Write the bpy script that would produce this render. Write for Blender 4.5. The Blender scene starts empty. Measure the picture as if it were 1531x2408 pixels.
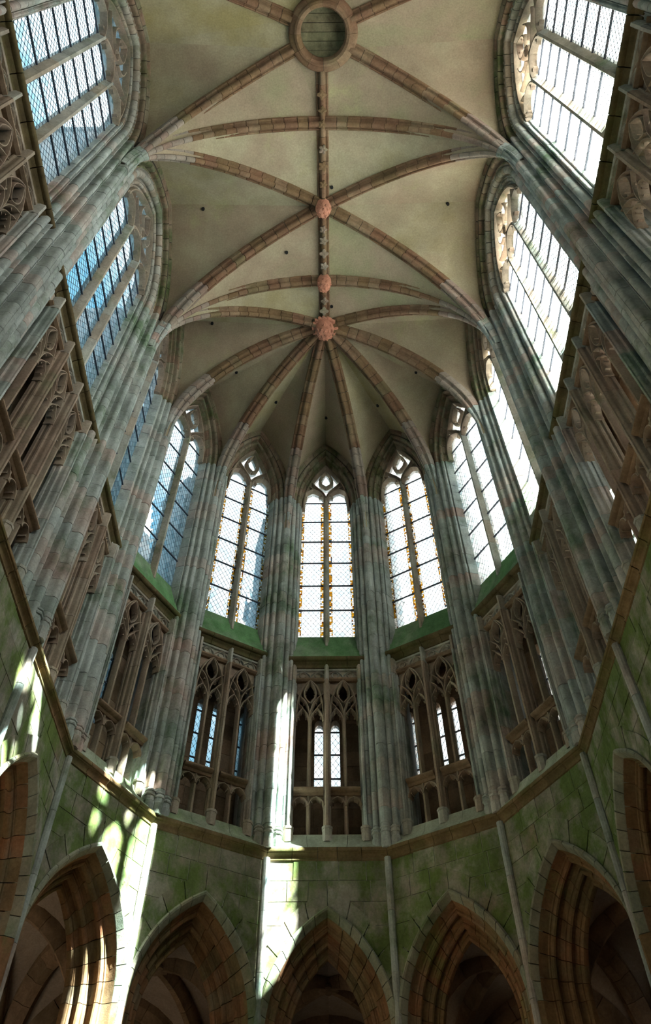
import bpy, math, random
from math import sin, cos, tan, pi, sqrt, acos, radians, hypot, atan2
from mathutils import Matrix, Vector

random.seed(7)
SC = bpy.context.scene
COL = SC.collection

# ------------------------------------------------------------------ camera
F_PX, PITCH, YAW, ROLL, CAMX, CAMZ = 1879.26, 0.92978, 0.006624, -0.002683, 0.0763, 1.6
cd = bpy.data.cameras.new('camera')
cam = bpy.data.objects.new('camera', cd)
COL.objects.link(cam)
cd.sensor_fit = 'VERTICAL'
cd.sensor_height = 36.0
cd.lens = 36.0 * F_PX / 2408.0
cd.clip_end = 500
cam.matrix_world = (Matrix.Translation((CAMX, 0, CAMZ)) @ Matrix.Rotation(YAW, 4, 'Z')
                    @ Matrix.Rotation(pi / 2 + PITCH, 4, 'X') @ Matrix.Rotation(ROLL, 4, 'Z'))
SC.camera = cam

# ------------------------------------------------------------------ sky
W = bpy.data.worlds.new('sky')
SC.world = W
W.use_nodes = True
nt = W.node_tree
nt.nodes.clear()
def wn(t): return nt.nodes.new(t)
out = wn('ShaderNodeOutputWorld'); bg = wn('ShaderNodeBackground')
tc = wn('ShaderNodeTexCoord')
nz = wn('ShaderNodeTexNoise'); nz.inputs['Scale'].default_value = 3.2; nz.inputs['Detail'].default_value = 5
nz.inputs['Roughness'].default_value = 0.55
ma = wn('ShaderNodeMath'); ma.operation = 'MULTIPLY_ADD'; ma.inputs[1].default_value = 0.16
dot = wn('ShaderNodeVectorMath'); dot.operation = 'DOT_PRODUCT'; dot.inputs[1].default_value = (1.0, -0.25, 0.0)
mr = wn('ShaderNodeMapRange'); mr.inputs[1].default_value = -0.28; mr.inputs[2].default_value = -0.215
ramp = wn('ShaderNodeValToRGB')          # clear sky to the left, a bright bank of cloud over the rest
ramp.color_ramp.elements[0].position = 0.0; ramp.color_ramp.elements[0].color = (0.17, 0.38, 0.50, 1)
ramp.color_ramp.elements[1].position = 1.0; ramp.color_ramp.elements[1].color = (1.0, 0.985, 0.95, 1)
L = nt.links.new
L(tc.outputs['Generated'], nz.inputs['Vector']); L(tc.outputs['Generated'], dot.inputs[0])
L(nz.outputs[0], ma.inputs[0]); L(dot.outputs['Value'], ma.inputs[2])
L(ma.outputs[0], mr.inputs[0]); L(mr.outputs[0], ramp.inputs[0]); L(ramp.outputs[0], bg.inputs[0]); L(bg.outputs[0], out.inputs[0])
SUNV = Vector((1.0, -0.70, 1.48)).normalized()      # clouds brighten towards the sun
sdot = wn('ShaderNodeVectorMath'); sdot.operation = 'DOT_PRODUCT'; sdot.inputs[1].default_value = SUNV
smax = wn('ShaderNodeMath'); smax.operation = 'MAXIMUM'; smax.inputs[1].default_value = 0.0
spow = wn('ShaderNodeMath'); spow.operation = 'POWER'; spow.inputs[1].default_value = 3.0
sadd = wn('ShaderNodeMath'); sadd.operation = 'MULTIPLY_ADD'; sadd.inputs[1].default_value = 5.0; sadd.inputs[2].default_value = 1.15
L(tc.outputs['Generated'], sdot.inputs[0]); L(sdot.outputs['Value'], smax.inputs[0]); L(smax.outputs[0], spow.inputs[0]); L(spow.outputs[0], sadd.inputs[0]); L(sadd.outputs[0], bg.inputs[1])

# ------------------------------------------------------------------ sun, high behind the right-hand wall
sd = bpy.data.lights.new('sun', 'SUN')
sun = bpy.data.objects.new('sun', sd); COL.objects.link(sun)
sd.energy = 170.0; sd.angle = radians(0.6); sd.color = (1.0, 0.95, 0.86)
sun.rotation_euler = Vector((-1.0, 0.70, -1.48)).to_track_quat('-Z', 'Y').to_euler()
sun.location = (30, -22, 46)

SC.view_settings.view_transform = 'Standard'
SC.view_settings.look = 'None'
SC.view_settings.gamma = 1.0
SC.view_settings.use_curve_mapping = False
SC.view_settings.exposure = 0.7
cy = SC.cycles
cy.max_bounces = 5; cy.diffuse_bounces = 4; cy.glossy_bounces = 1; cy.transmission_bounces = 4; cy.transparent_max_bounces = 8
cy.caustics_reflective = False; cy.caustics_refractive = False
cy.adaptive_threshold = 0.05

# ------------------------------------------------------------------ plan of the choir (metres)
YC = 9.583            # centre of the twelve-sided apse
AP = 4.096            # axis to wall face
A1 = 2.195            # apse bay width
T15 = tan(radians(15))
Y4, Y5, Y6, Y7 = 8.215, 4.165, 0.595, -3.6
LEN3 = YC + A1 / 2 - Y4
ZSTR, ZSP, ZKEY = 9.6, 19.1, 23.3
WG = 0.464            # depth of the glass behind the wall face

# ------------------------------------------------------------------ materials
MATS = {}
def newmat(name):
    m = bpy.data.materials.new(name); m.use_nodes = True
    n = m.node_tree; n.nodes.clear()
    MATS[name] = m
    return m, n
def stone(name, cols, moss=0.0, mosscol=(0.10, 0.17, 0.05), rough=0.9, mscale=0.9, bump=0.25, stain=0.35, blscale=3.1):
    """cols: stone colours, one picked per stone; noise gives grain, blotches and moss"""
    m, n = newmat(name)
    N = n.nodes.new; K = n.links.new
    o = N('ShaderNodeOutputMaterial'); b = N('ShaderNodeBsdfDiffuse'); b.inputs['Roughness'].default_value = 0.4
    geo = N('ShaderNodeNewGeometry'); oi = N('ShaderNodeObjectInfo')
    r = N('ShaderNodeValToRGB'); r.color_ramp.interpolation = 'LINEAR'
    e = r.color_ramp.elements
    while len(e) < len(cols): e.new(0.5)
    for i, c in enumerate(cols):
        e[i].position = i / max(1, len(cols) - 1); e[i].color = (*c, 1)
    big = N('ShaderNodeTexNoise'); big.inputs['Scale'].default_value = 0.8; big.inputs['Detail'].default_value = 4
    K(geo.outputs['Position'], big.inputs['Vector'])
    mix0 = N('ShaderNodeMath'); mix0.operation = 'MULTIPLY_ADD'; mix0.inputs[1].default_value = 0.72
    sub = N('ShaderNodeMath'); sub.operation = 'MULTIPLY_ADD'; sub.inputs[1].default_value = 1.1; sub.inputs[2].default_value = -0.42
    K(big.outputs[0], sub.inputs[0]); K(oi.outputs['Random'], mix0.inputs[0]); K(sub.outputs[0], mix0.inputs[2])
    K(mix0.outputs[0], r.inputs[0])
    # grain and blotches
    gr = N('ShaderNodeTexNoise'); gr.inputs['Scale'].default_value = 26; gr.inputs['Detail'].default_value = 6; gr.inputs['Roughness'].default_value = 0.7
    K(geo.outputs['Position'], gr.inputs['Vector'])
    bl = N('ShaderNodeTexNoise'); bl.inputs['Scale'].default_value = blscale; bl.inputs['Detail'].default_value = 7; bl.inputs['Roughness'].default_value = 0.65
    mp = N('ShaderNodeMapping'); mp.inputs['Scale'].default_value = (1, 1, 0.45)
    K(geo.outputs['Position'], mp.inputs[0]); K(mp.outputs[0], bl.inputs['Vector'])
    br = N('ShaderNodeMapRange'); br.inputs[1].default_value = 0.3; br.inputs[2].default_value = 0.7
    br.inputs[3].default_value = 1 - stain; br.inputs[4].default_value = 1 + stain * 0.6
    K(bl.outputs[0], br.inputs[0])
    g2 = N('ShaderNodeMapRange'); g2.inputs[1].default_value = 0.3; g2.inputs[2].default_value = 0.7; g2.inputs[3].default_value = 0.82; g2.inputs[4].default_value = 1.18
    K(gr.outputs[0], g2.inputs[0])
    mul = N('ShaderNodeMath'); mul.operation = 'MULTIPLY'; K(br.outputs[0], mul.inputs[0]); K(g2.outputs[0], mul.inputs[1])
    vm = N('ShaderNodeVectorMath'); vm.operation = 'SCALE'; K(r.outputs[0], vm.inputs[0]); K(mul.outputs[0], vm.inputs['Scale'])
    col = vm.outputs[0]
    if moss > 0:
        mn = N('ShaderNodeTexNoise'); mn.inputs['Scale'].default_value = mscale; mn.inputs['Detail'].default_value = 8; mn.inputs['Roughness'].default_value = 0.68
        mp2 = N('ShaderNodeMapping'); mp2.inputs['Scale'].default_value = (1, 1, 0.7); mp2.inputs['Location'].default_value = (3.7, 1.2, 5.1)
        K(geo.outputs['Position'], mp2.inputs[0]); K(mp2.outputs[0], mn.inputs['Vector'])
        mr = N('ShaderNodeMapRange'); mr.inputs[1].default_value = 0.62 - 0.3 * moss; mr.inputs[2].default_value = 0.78 - 0.3 * moss
        mr.inputs[3].default_value = 0; mr.inputs[4].default_value = 0.85
        K(mn.outputs[0], mr.inputs[0])
        mx = N('ShaderNodeMix'); mx.data_type = 'RGBA'
        K(mr.outputs[0], mx.inputs['Factor']); K(col, mx.inputs['A'])
        mcol = N('ShaderNodeVectorMath'); mcol.operation = 'SCALE'; mcol.inputs[0].default_value = mosscol
        K(mul.outputs[0], mcol.inputs['Scale']); K(mcol.outputs[0], mx.inputs['B'])
        col = mx.outputs['Result']
    K(col, b.inputs['Color'])
    bp = N('ShaderNodeBump'); bp.inputs['Strength'].default_value = bump; bp.inputs['Distance'].default_value = 0.02
    K(gr.outputs[0], bp.inputs['Height']); K(bp.outputs[0], b.inputs['Normal'])
    K(b.outputs[0], o.inputs[0])
    return m
stone('ashlar', [(0.225, 0.21, 0.16), (0.30, 0.28, 0.22), (0.25, 0.225, 0.17), (0.35, 0.335, 0.28), (0.28, 0.21, 0.16)], moss=0.72, mosscol=(0.10, 0.16, 0.035), mscale=1.6)
stone('pier_stone', [(0.27, 0.31, 0.28), (0.41, 0.445, 0.42), (0.34, 0.37, 0.34), (0.44, 0.41, 0.37), (0.40, 0.29, 0.245)], moss=0.33, mosscol=(0.11, 0.175, 0.095), mscale=0.9, stain=0.4)
stone('rib_stone', [(0.165, 0.11, 0.06), (0.225, 0.145, 0.08), (0.215, 0.12, 0.075), (0.265, 0.185, 0.115), (0.19, 0.15, 0.08)], stain=0.3)
stone('springer_stone', [(0.25, 0.20, 0.15), (0.33, 0.28, 0.23), (0.30, 0.21, 0.165), (0.34, 0.31, 0.26)], stain=0.3)
stone('boss_stone', [(0.52, 0.23, 0.15), (0.58, 0.28, 0.19)], stain=0.35)
stone('tracery_stone', [(0.25, 0.195, 0.14), (0.33, 0.27, 0.20), (0.30, 0.22, 0.165), (0.36, 0.31, 0.245)], moss=0.22, mosscol=(0.17, 0.18, 0.10), stain=0.35)
stone('jamb_stone', [(0.33, 0.33, 0.28), (0.42, 0.41, 0.36), (0.37, 0.31, 0.245), (0.44, 0.37, 0.29)], moss=0.3, mosscol=(0.14, 0.18, 0.09), stain=0.35)
stone('arch_moss_stone', [(0.22, 0.21, 0.14), (0.30, 0.25, 0.18), (0.26, 0.17, 0.12), (0.25, 0.26, 0.17)], moss=0.5, mosscol=(0.09, 0.13, 0.05), mscale=1.2)
stone('sill_stone', [(0.22, 0.30, 0.20), (0.27, 0.33, 0.23)], moss=0.85, mosscol=(0.10, 0.23, 0.09), mscale=0.6)
stone('ledge_stone', [(0.33, 0.36, 0.28), (0.38, 0.40, 0.32)], moss=0.5, mosscol=(0.20, 0.27, 0.14), mscale=0.7)
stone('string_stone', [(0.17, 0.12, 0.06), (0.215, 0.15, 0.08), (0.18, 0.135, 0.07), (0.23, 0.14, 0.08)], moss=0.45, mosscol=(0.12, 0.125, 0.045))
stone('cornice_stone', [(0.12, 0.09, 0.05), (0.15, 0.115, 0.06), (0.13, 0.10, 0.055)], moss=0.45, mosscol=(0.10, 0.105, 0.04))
stone('order_stone', [(0.19, 0.12, 0.06), (0.26, 0.155, 0.08), (0.20, 0.155, 0.085), (0.27, 0.14, 0.075), (0.22, 0.19, 0.125)], moss=0.28, mosscol=(0.14, 0.17, 0.06))
stone('hood_stone', [(0.23, 0.25, 0.18), (0.29, 0.30, 0.23), (0.27, 0.23, 0.155)], moss=0.35, mosscol=(0.12, 0.18, 0.07))
stone('brown_stone', [(0.22, 0.15, 0.095), (0.28, 0.195, 0.13), (0.20, 0.145, 0.095), (0.30, 0.225, 0.16)])
stone('pale_mortar', [(0.34, 0.35, 0.28), (0.38, 0.38, 0.32)], moss=0.3, mosscol=(0.16, 0.22, 0.09), stain=0.2, bump=0.1)
stone('reveal_stone', [(0.42, 0.40, 0.40), (0.48, 0.46, 0.45)], stain=0.2)
stone('mortar', [(0.10, 0.10, 0.085), (0.12, 0.115, 0.10)], stain=0.2, bump=0.1)
stone('dark_mortar', [(0.06, 0.05, 0.04), (0.07, 0.06, 0.05)], stain=0.2, bump=0.1)
stone('vault_plaster', [(0.33, 0.275, 0.135), (0.42, 0.37, 0.25), (0.37, 0.285, 0.20), (0.32, 0.305, 0.18)], moss=0.12, mosscol=(0.40, 0.38, 0.20), mscale=0.5, stain=0.17, bump=0.12, blscale=1.1)
stone('aisle_plaster', [(0.33, 0.27, 0.22), (0.36, 0.30, 0.245)], stain=0.15, bump=0.08)
stone('outer_stone', [(0.52, 0.55, 0.57), (0.60, 0.62, 0.62), (0.56, 0.57, 0.57)], stain=0.35)
stone('floor_stone', [(0.13, 0.12, 0.10), (0.16, 0.145, 0.12)])
stone('oak_board', [(0.20, 0.19, 0.11), (0.25, 0.24, 0.15), (0.22, 0.18, 0.11)], moss=0.2, mosscol=(0.10, 0.14, 0.07), stain=0.5)
def plain(name, col, rough=0.6, metal=0.0):
    m, n = newmat(name)
    o = n.nodes.new('ShaderNodeOutputMaterial'); b = n.nodes.new('ShaderNodeBsdfPrincipled')
    b.inputs['Base Color'].default_value = (*col, 1); b.inputs['Roughness'].default_value = rough; b.inputs['Metallic'].default_value = metal
    n.links.new(b.outputs[0], o.inputs[0])
    return m
plain('iron', (0.035, 0.04, 0.055), 0.7)
plain('lead', (0.06, 0.07, 0.09), 0.6)
plain('unlit_black', (0.008, 0.008, 0.008), 1.0)  # flat black painted for the shade inside holes and over the hatch
def glass(name, cw, ch, border=False):
    """old leaded glass: every quarry lets a slightly different light through"""
    m, n = newmat(name)
    N = n.nodes.new; K = n.links.new
    o = N('ShaderNodeOutputMaterial')
    tcn = N('ShaderNodeTexCoord'); sp = N('ShaderNodeSeparateXYZ'); K(tcn.outputs['Object'], sp.inputs[0])
    def M(op, a, b=None):
        x = N('ShaderNodeMath'); x.operation = op
        for i, v in enumerate((a, b)):
            if v is None: continue
            if isinstance(v, (int, float)): x.inputs[i].default_value = v
            else: K(v, x.inputs[i])
        return x.outputs[0]
    a = M('DIVIDE', sp.outputs['X'], cw); c = M('DIVIDE', sp.outputs['Z'], ch)
    if border:
        f1, f2 = M('FLOOR', a), M('FLOOR', c)
    else:
        f1, f2 = M('FLOOR', M('ADD', a, c)), M('FLOOR', M('SUBTRACT', a, c))
    cv = N('ShaderNodeCombineXYZ'); K(f1, cv.inputs[0]); K(f2, cv.inputs[1])
    oi = N('ShaderNodeObjectInfo'); K(M('MULTIPLY', oi.outputs['Random'], 91.0), cv.inputs[2])
    wnz = N('ShaderNodeTexWhiteNoise'); wnz.noise_dimensions = '3D'; K(cv.outputs[0], wnz.inputs['Vector'])
    r = N('ShaderNodeValToRGB'); K(wnz.outputs['Value'], r.inputs[0])
    if border:
        stops = [(0, (0.34, 0.15, 0.008)), (0.22, (0.9, 0.88, 0.82)), (0.45, (0.15, 0.045, 0.006)), (0.52, (0.88, 0.86, 0.8)), (0.72, (0.42, 0.21, 0.012)), (0.86, (0.03, 0.05, 0.07)), (0.93, (0.6, 0.5, 0.3))]
        r.color_ramp.interpolation = 'CONSTANT'
    else:
        stops = [(0, (0.50, 0.74, 0.86)), (0.5, (0.80, 0.93, 0.98)), (1, (1, 1, 1))]
    e = r.color_ramp.elements
    while len(e) < len(stops): e.new(0.5)
    for i, (p, cc) in enumerate(stops): e[i].position = p; e[i].color = (*cc, 1)
    tr = N('ShaderNodeBsdfTransparent'); K(r.outputs[0], tr.inputs[0])
    tl = N('ShaderNodeBsdfTranslucent'); tl.inputs[0].default_value = (0.85, 0.92, 0.95, 1)
    if border: K(r.outputs[0], tl.inputs[0])
    fr = N('ShaderNodeMapRange'); fr.inputs[1].default_value = 0; fr.inputs[2].default_value = 1
    fr.inputs[3].default_value = 0.10; fr.inputs[4].default_value = 0.45
    K(wnz.outputs['Color'], fr.inputs[0])
    mx = N('ShaderNodeMixShader'); K(fr.outputs[0], mx.inputs[0]); K(tr.outputs[0], mx.inputs[1]); K(tl.outputs[0], mx.inputs[2])
    K(mx.outputs[0], o.inputs[0])
QW, QH = 0.125, 0.19
glass('quarry_glass', QW, QH)
glass('border_glass', 0.045, 0.06, True)

# ------------------------------------------------------------------ mesh helpers
def mesh(name, v, f, mat, smooth=0.6):
    me = bpy.data.meshes.new(name)
    me.from_pydata(v, [], f)
    me.materials.append(MATS[mat])
    if smooth:
        me.polygons.foreach_set('use_smooth', [True] * len(me.polygons))
        me.set_sharp_from_angle(angle=smooth)
    me.update()
    return me
def loft(rings, closed_ends=True, flip=False):
    """rings: lists of equal length of 3d points, each a closed loop"""
    n = len(rings[0]); v = [p for r in rings for p in r]; f = []
    for i in range(len(rings) - 1):
        for j in range(n):
            k = (j + 1) % n
            q = (i * n + j, i * n + k, (i + 1) * n + k, (i + 1) * n + j)
            f.append(q[::-1] if flip else q)
    if closed_ends:
        a = tuple(range(n)); b = tuple((len(rings) - 1) * n + j for j in range(n))
        f += [a, b[::-1]] if flip else [a[::-1], b]
    return v, f
def area2(p): return sum(p[i][0] * p[(i + 1) % len(p)][1] - p[(i + 1) % len(p)][0] * p[i][1] for i in range(len(p)))
def prism(poly, z0, z1):
    if area2(poly) < 0: poly = poly[::-1]
    return loft([[(x, y, z0) for x, y in poly], [(x, y, z1) for x, y in poly]])
def slab_uz(poly, w0, w1):
    """polygon in the wall plane (u, z) given thickness w0..w1"""
    if area2(poly) < 0: poly = poly[::-1]
    return loft([[(u, w0, z) for u, z in poly], [(u, w1, z) for u, z in poly]], flip=True)
def box(x0, x1, y0, y1, z0, z1): return prism([(x0, y0), (x1, y0), (x1, y1), (x0, y1)], z0, z1)
def join(*ms):
    V, Fs = [], []
    for v, f in ms:
        o = len(V); V += list(v); Fs += [tuple(i + o for i in q) for q in f]
    return V, Fs
def bar(pts, wd, w0, w1, ch=0.3, closed=False):
    """moulded stone bar along a polyline in the (u, z) plane; inner face w0 chamfered"""
    rings = []; n = len(pts); h = wd / 2; c = h * ch; d = (w1 - w0) * 0.3
    prof = [(-h, w1), (-h, w0 + d), (-c, w0), (c, w0), (h, w0 + d), (h, w1)]
    for i, (u, z) in enumerate(pts):
        a = pts[(i - 1) % n] if (i or closed) else pts[i]; b = pts[(i + 1) % n] if (i < n - 1 or closed) else pts[i]
        tx, tz = b[0] - a[0], b[1] - a[1]; l = hypot(tx, tz) or 1; nx, nz = -tz / l, tx / l
        k = 1.0
        if 0 < i < n - 1 or closed:
            a1 = (u - a[0], z - a[1]); l1 = hypot(*a1) or 1
            k = min(1.6, 1 / max(0.5, abs((a1[0] * tx + a1[1] * tz) / (l1 * l))))
        rings.append([(u + nx * s * k, w, z + nz * s * k) for s, w in prof])
    if closed: rings.append(rings[0])
    return loft(rings, closed_ends=not closed, flip=True)
def arc(cx, cz, r, a0, a1, n): return [(cx + r * cos(a0 + (a1 - a0) * i / n), cz + r * sin(a0 + (a1 - a0) * i / n)) for i in range(n + 1)]
def bez(p0, p1, p2, p3, n=8):
    o = []
    for i in range(n + 1):
        t = i / n; s = 1 - t
        o.append(tuple(s ** 3 * p0[k] + 3 * s * s * t * p1[k] + 3 * s * t * t * p2[k] + t ** 3 * p3[k] for k in (0, 1)))
    return o
def pointed(h, rise, zs, u0=0.0, n=8):
    """pointed arch polyline, half width h, centre u0"""
    R = (rise * rise + h * h) / (2 * h); c = R - h; ta = acos(min(1, max(-1, c / R))) if rise > 0 else 0
    if R < h: ta = pi / 2
    right = [(u0 - c + R * cos(ta * i / n), zs + R * sin(ta * i / n)) for i in range(n + 1)]
    return right + [(2 * u0 - u, z) for u, z in right[::-1][1:]]

class T:
    """a template thing: list of (part name, mesh, parent index)"""
    def __init__(s): s.p = []
    def add(s, name, vf, mat, parent=None, smooth=0.6, kind=None, label=None):
        me = vf if isinstance(vf, bpy.types.Mesh) else mesh(name, vf[0], vf[1], mat, smooth)
        s.p.append((name, me, parent, kind, label)); return len(s.p) - 1
def place(t, name, label, cat, loc=(0, 0, 0), rz=0.0, base=0.0, kind=None, group=None):
    e = bpy.data.objects.new(name, None); COL.objects.link(e)
    e.empty_display_size = 0.2
    e.location = (loc[0], loc[1], loc[2] + base); e.rotation_euler.z = rz
    if label: e['label'] = label
    if cat: e['category'] = cat
    if kind: e['kind'] = kind
    if group: e['group'] = group
    obs = []
    for nm, me, par, kd, lb in t.p:
        o = bpy.data.objects.new(nm, me); COL.objects.link(o)
        if par is None: o.parent = e; o.location = (0, 0, -base)
        else: o.parent = obs[par]
        if kd: o['kind'] = kd
        if lb: o['label'] = lb
        obs.append(o)
    return e
def frame(ang, yc=YC, ap=AP):
    """location and rotation of a wall face: x along the wall to the right, y outwards"""
    return (ap * sin(ang), yc + ap * cos(ang), 0.0), -ang

# the bays: key -> (angle, centre y, length, tangent of the mitre left / right, kind)
BAYS = {}
for k in range(-2, 3): BAYS[k] = (radians(30 * k), YC, A1, T15, T15, 'apse')
YM3 = (Y4 + YC + A1 / 2) / 2
BAYS[-3] = (-pi / 2, YM3, LEN3, 0, T15, 'apse3')
BAYS[3] = (pi / 2, YM3, LEN3, T15, 0, 'apse3')
BAYS['LA'] = (-pi / 2, (Y4 + Y5) / 2, Y4 - Y5, 0, 0, 'side'); BAYS['RA'] = (pi / 2, (Y4 + Y5) / 2, Y4 - Y5, 0, 0, 'side')
BAYS['LB'] = (-pi / 2, (Y5 + Y6) / 2, Y5 - Y6, 0, 0, 'sideb'); BAYS['RB'] = (pi / 2, (Y5 + Y6) / 2, Y5 - Y6, 0, 0, 'sideb')
POS = {0: 'in the centre of the apse', -1: 'just left of the central apse bay', 1: 'just right of the central apse bay',
       -2: 'two bays left of the apse centre', 2: 'two bays right of the apse centre',
       -3: 'three bays left of the apse centre', 3: 'three bays right of the apse centre',
       'LA': 'on left wall beside the apse', 'RA': 'on right wall beside the apse',
       'LB': 'at the photo\'s top left corner', 'RB': 'at the photo\'s top right corner'}
SIDE = {0: 'east', -1: 'northeast', 1: 'southeast', -2: 'north_northeast', 2: 'south_southeast', -3: 'north_apse', 3: 'south_apse',
        'LA': 'north_inner', 'RA': 'south_inner', 'LB': 'north_outer', 'RB': 'south_outer'}
ORDER = [0, -1, 1, -2, 2, -3, 3, 'LA', 'RA', 'LB', 'RB']
def bayframe(k):
    a, yc, ln, tl, tr, kd = BAYS[k]
    if kd in ('apse',): return frame(a)
    return (AP * sin(a), yc, 0.0), -a
def mit(t, ln, tl, tr):
    return (lambda w: -ln / 2 - w * tl), (lambda w: ln / 2 + w * tr)
def run(profile, ul, ur, f0=0.0, f1=1.0):
    """a moulding with section profile (w, z) running along the wall between two mitre lines"""
    if area2(profile) < 0: profile = profile[::-1]
    r0, r1 = [], []
    for w, z in profile:
        a, b = ul(w), ur(w)
        r0.append((a + (b - a) * f0, w, z)); r1.append((a + (b - a) * f1, w, z))
    return loft([r0, r1])

# ================================================================== floor and arcade walls
t = T()
t.add('paving', box(-9, 9, -6, 19, -0.2, 0), 'floor_stone')
place(t, 'floor', 'worn grey stone floor far below the frame', 'floor', kind='structure')

class Arch:
    """concentric pointed arch: half width h at the spring, radius R, centre offset c"""
    def __init__(s, h, rise, zs): s.h = h; s.R = (rise * rise + h * h) / (2 * h); s.c = s.R - h; s.zs = zs
    def pt(s, o, tau, side=1):
        R = s.R + o; ta = acos(s.c / R); th = tau * ta
        return side * (R * cos(th) - s.c), s.zs + R * sin(th)
    def u_at(s, z, o=0):
        if z <= s.zs: return s.R + o - s.c
        d = (s.R + o) ** 2 - (z - s.zs) ** 2
        return (sqrt(d) if d > 0 else 0) - s.c
    def apex(s, o=0): return s.zs + sqrt((s.R + o) ** 2 - s.c ** 2)
    def piece(s, prof, t0, t1, side, n=3):
        if area2(prof) < 0: prof = prof[::-1]
        rings = []
        for i in range(n + 1):
            tt = t0 + (t1 - t0) * i / n
            ring = []
            for o, w in prof:
                u, z = s.pt(o, tt, side); ring.append((u, w, z))
            rings.append(ring)
        return loft(rings, flip=(side > 0))
def inset(prof, d):
    """shrink a profile towards its centroid by about d"""
    cx = sum(p[0] for p in prof) / len(prof); cy = sum(p[1] for p in prof) / len(prof)
    o = []
    for x, y in prof:
        l = hypot(x - cx, y - cy) or 1; k = max(0.3, 1 - d / l); o.append((cx + (x - cx) * k, cy + (y - cy) * k))
    return o
def ring_of(tm, ar, prof, n, name, mat, gap=0.003, core='dark_mortar', nseg=2, parent=None, tau0=0.0, jit=0.15):
    """voussoirs of one arch order, both sides"""
    for side in (-1, 1):
        cuts = [tau0 + (1 - tau0) * i / n for i in range(n + 1)]
        for i in range(1, n): cuts[i] += (random.random() - 0.5) * jit / n
        for i in range(n):
            tm.add(name, ar.piece(prof, cuts[i] + gap, cuts[i + 1] - (gap if i < n - 1 else -0.002), side, nseg), mat, parent)
    if False:
        tm.add('mortar_core', join(ar.piece(inset(prof, 0.012), tau0, 1, -1, 8), ar.piece(inset(prof, 0.012), tau0, 1, 1, 8)), core, parent, kind='stuff')
ORD1 = [(0.02, 0.03), (0.03, -0.03), (0.0, -0.055), (-0.03, -0.045), (-0.055, -0.01), (-0.09, 0.045), (-0.10, 0.06), (-0.10, 0.14), (0.02, 0.14)]
ORD2 = [(-0.10, 0.062), (-0.108, 0.10), (-0.118, 0.16), (-0.14, 0.21), (-0.165, 0.215), (-0.17, 0.235), (-0.195, 0.232), (-0.222, 0.25), (-0.23, 0.28), (-0.218, 0.31), (-0.195, 0.325), (-0.185, 0.37), (-0.02, 0.37), (-0.02, 0.143), (-0.10, 0.143)]
ORD3 = [(-0.187, 0.345), (-0.20, 0.40), (-0.235, 0.43), (-0.265, 0.432), (-0.27, 0.45), (-0.295, 0.442), (-0.33, 0.455), (-0.343, 0.485), (-0.33, 0.515), (-0.305, 0.53), (-0.31, 0.58), (-0.35, 0.60), (-0.375, 0.603), (-0.38, 0.622), (-0.405, 0.615), (-0.437, 0.63), (-0.447, 0.66), (-0.44, 0.72), (-0.02, 0.72), (-0.02, 0.373), (-0.187, 0.373)]

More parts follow.
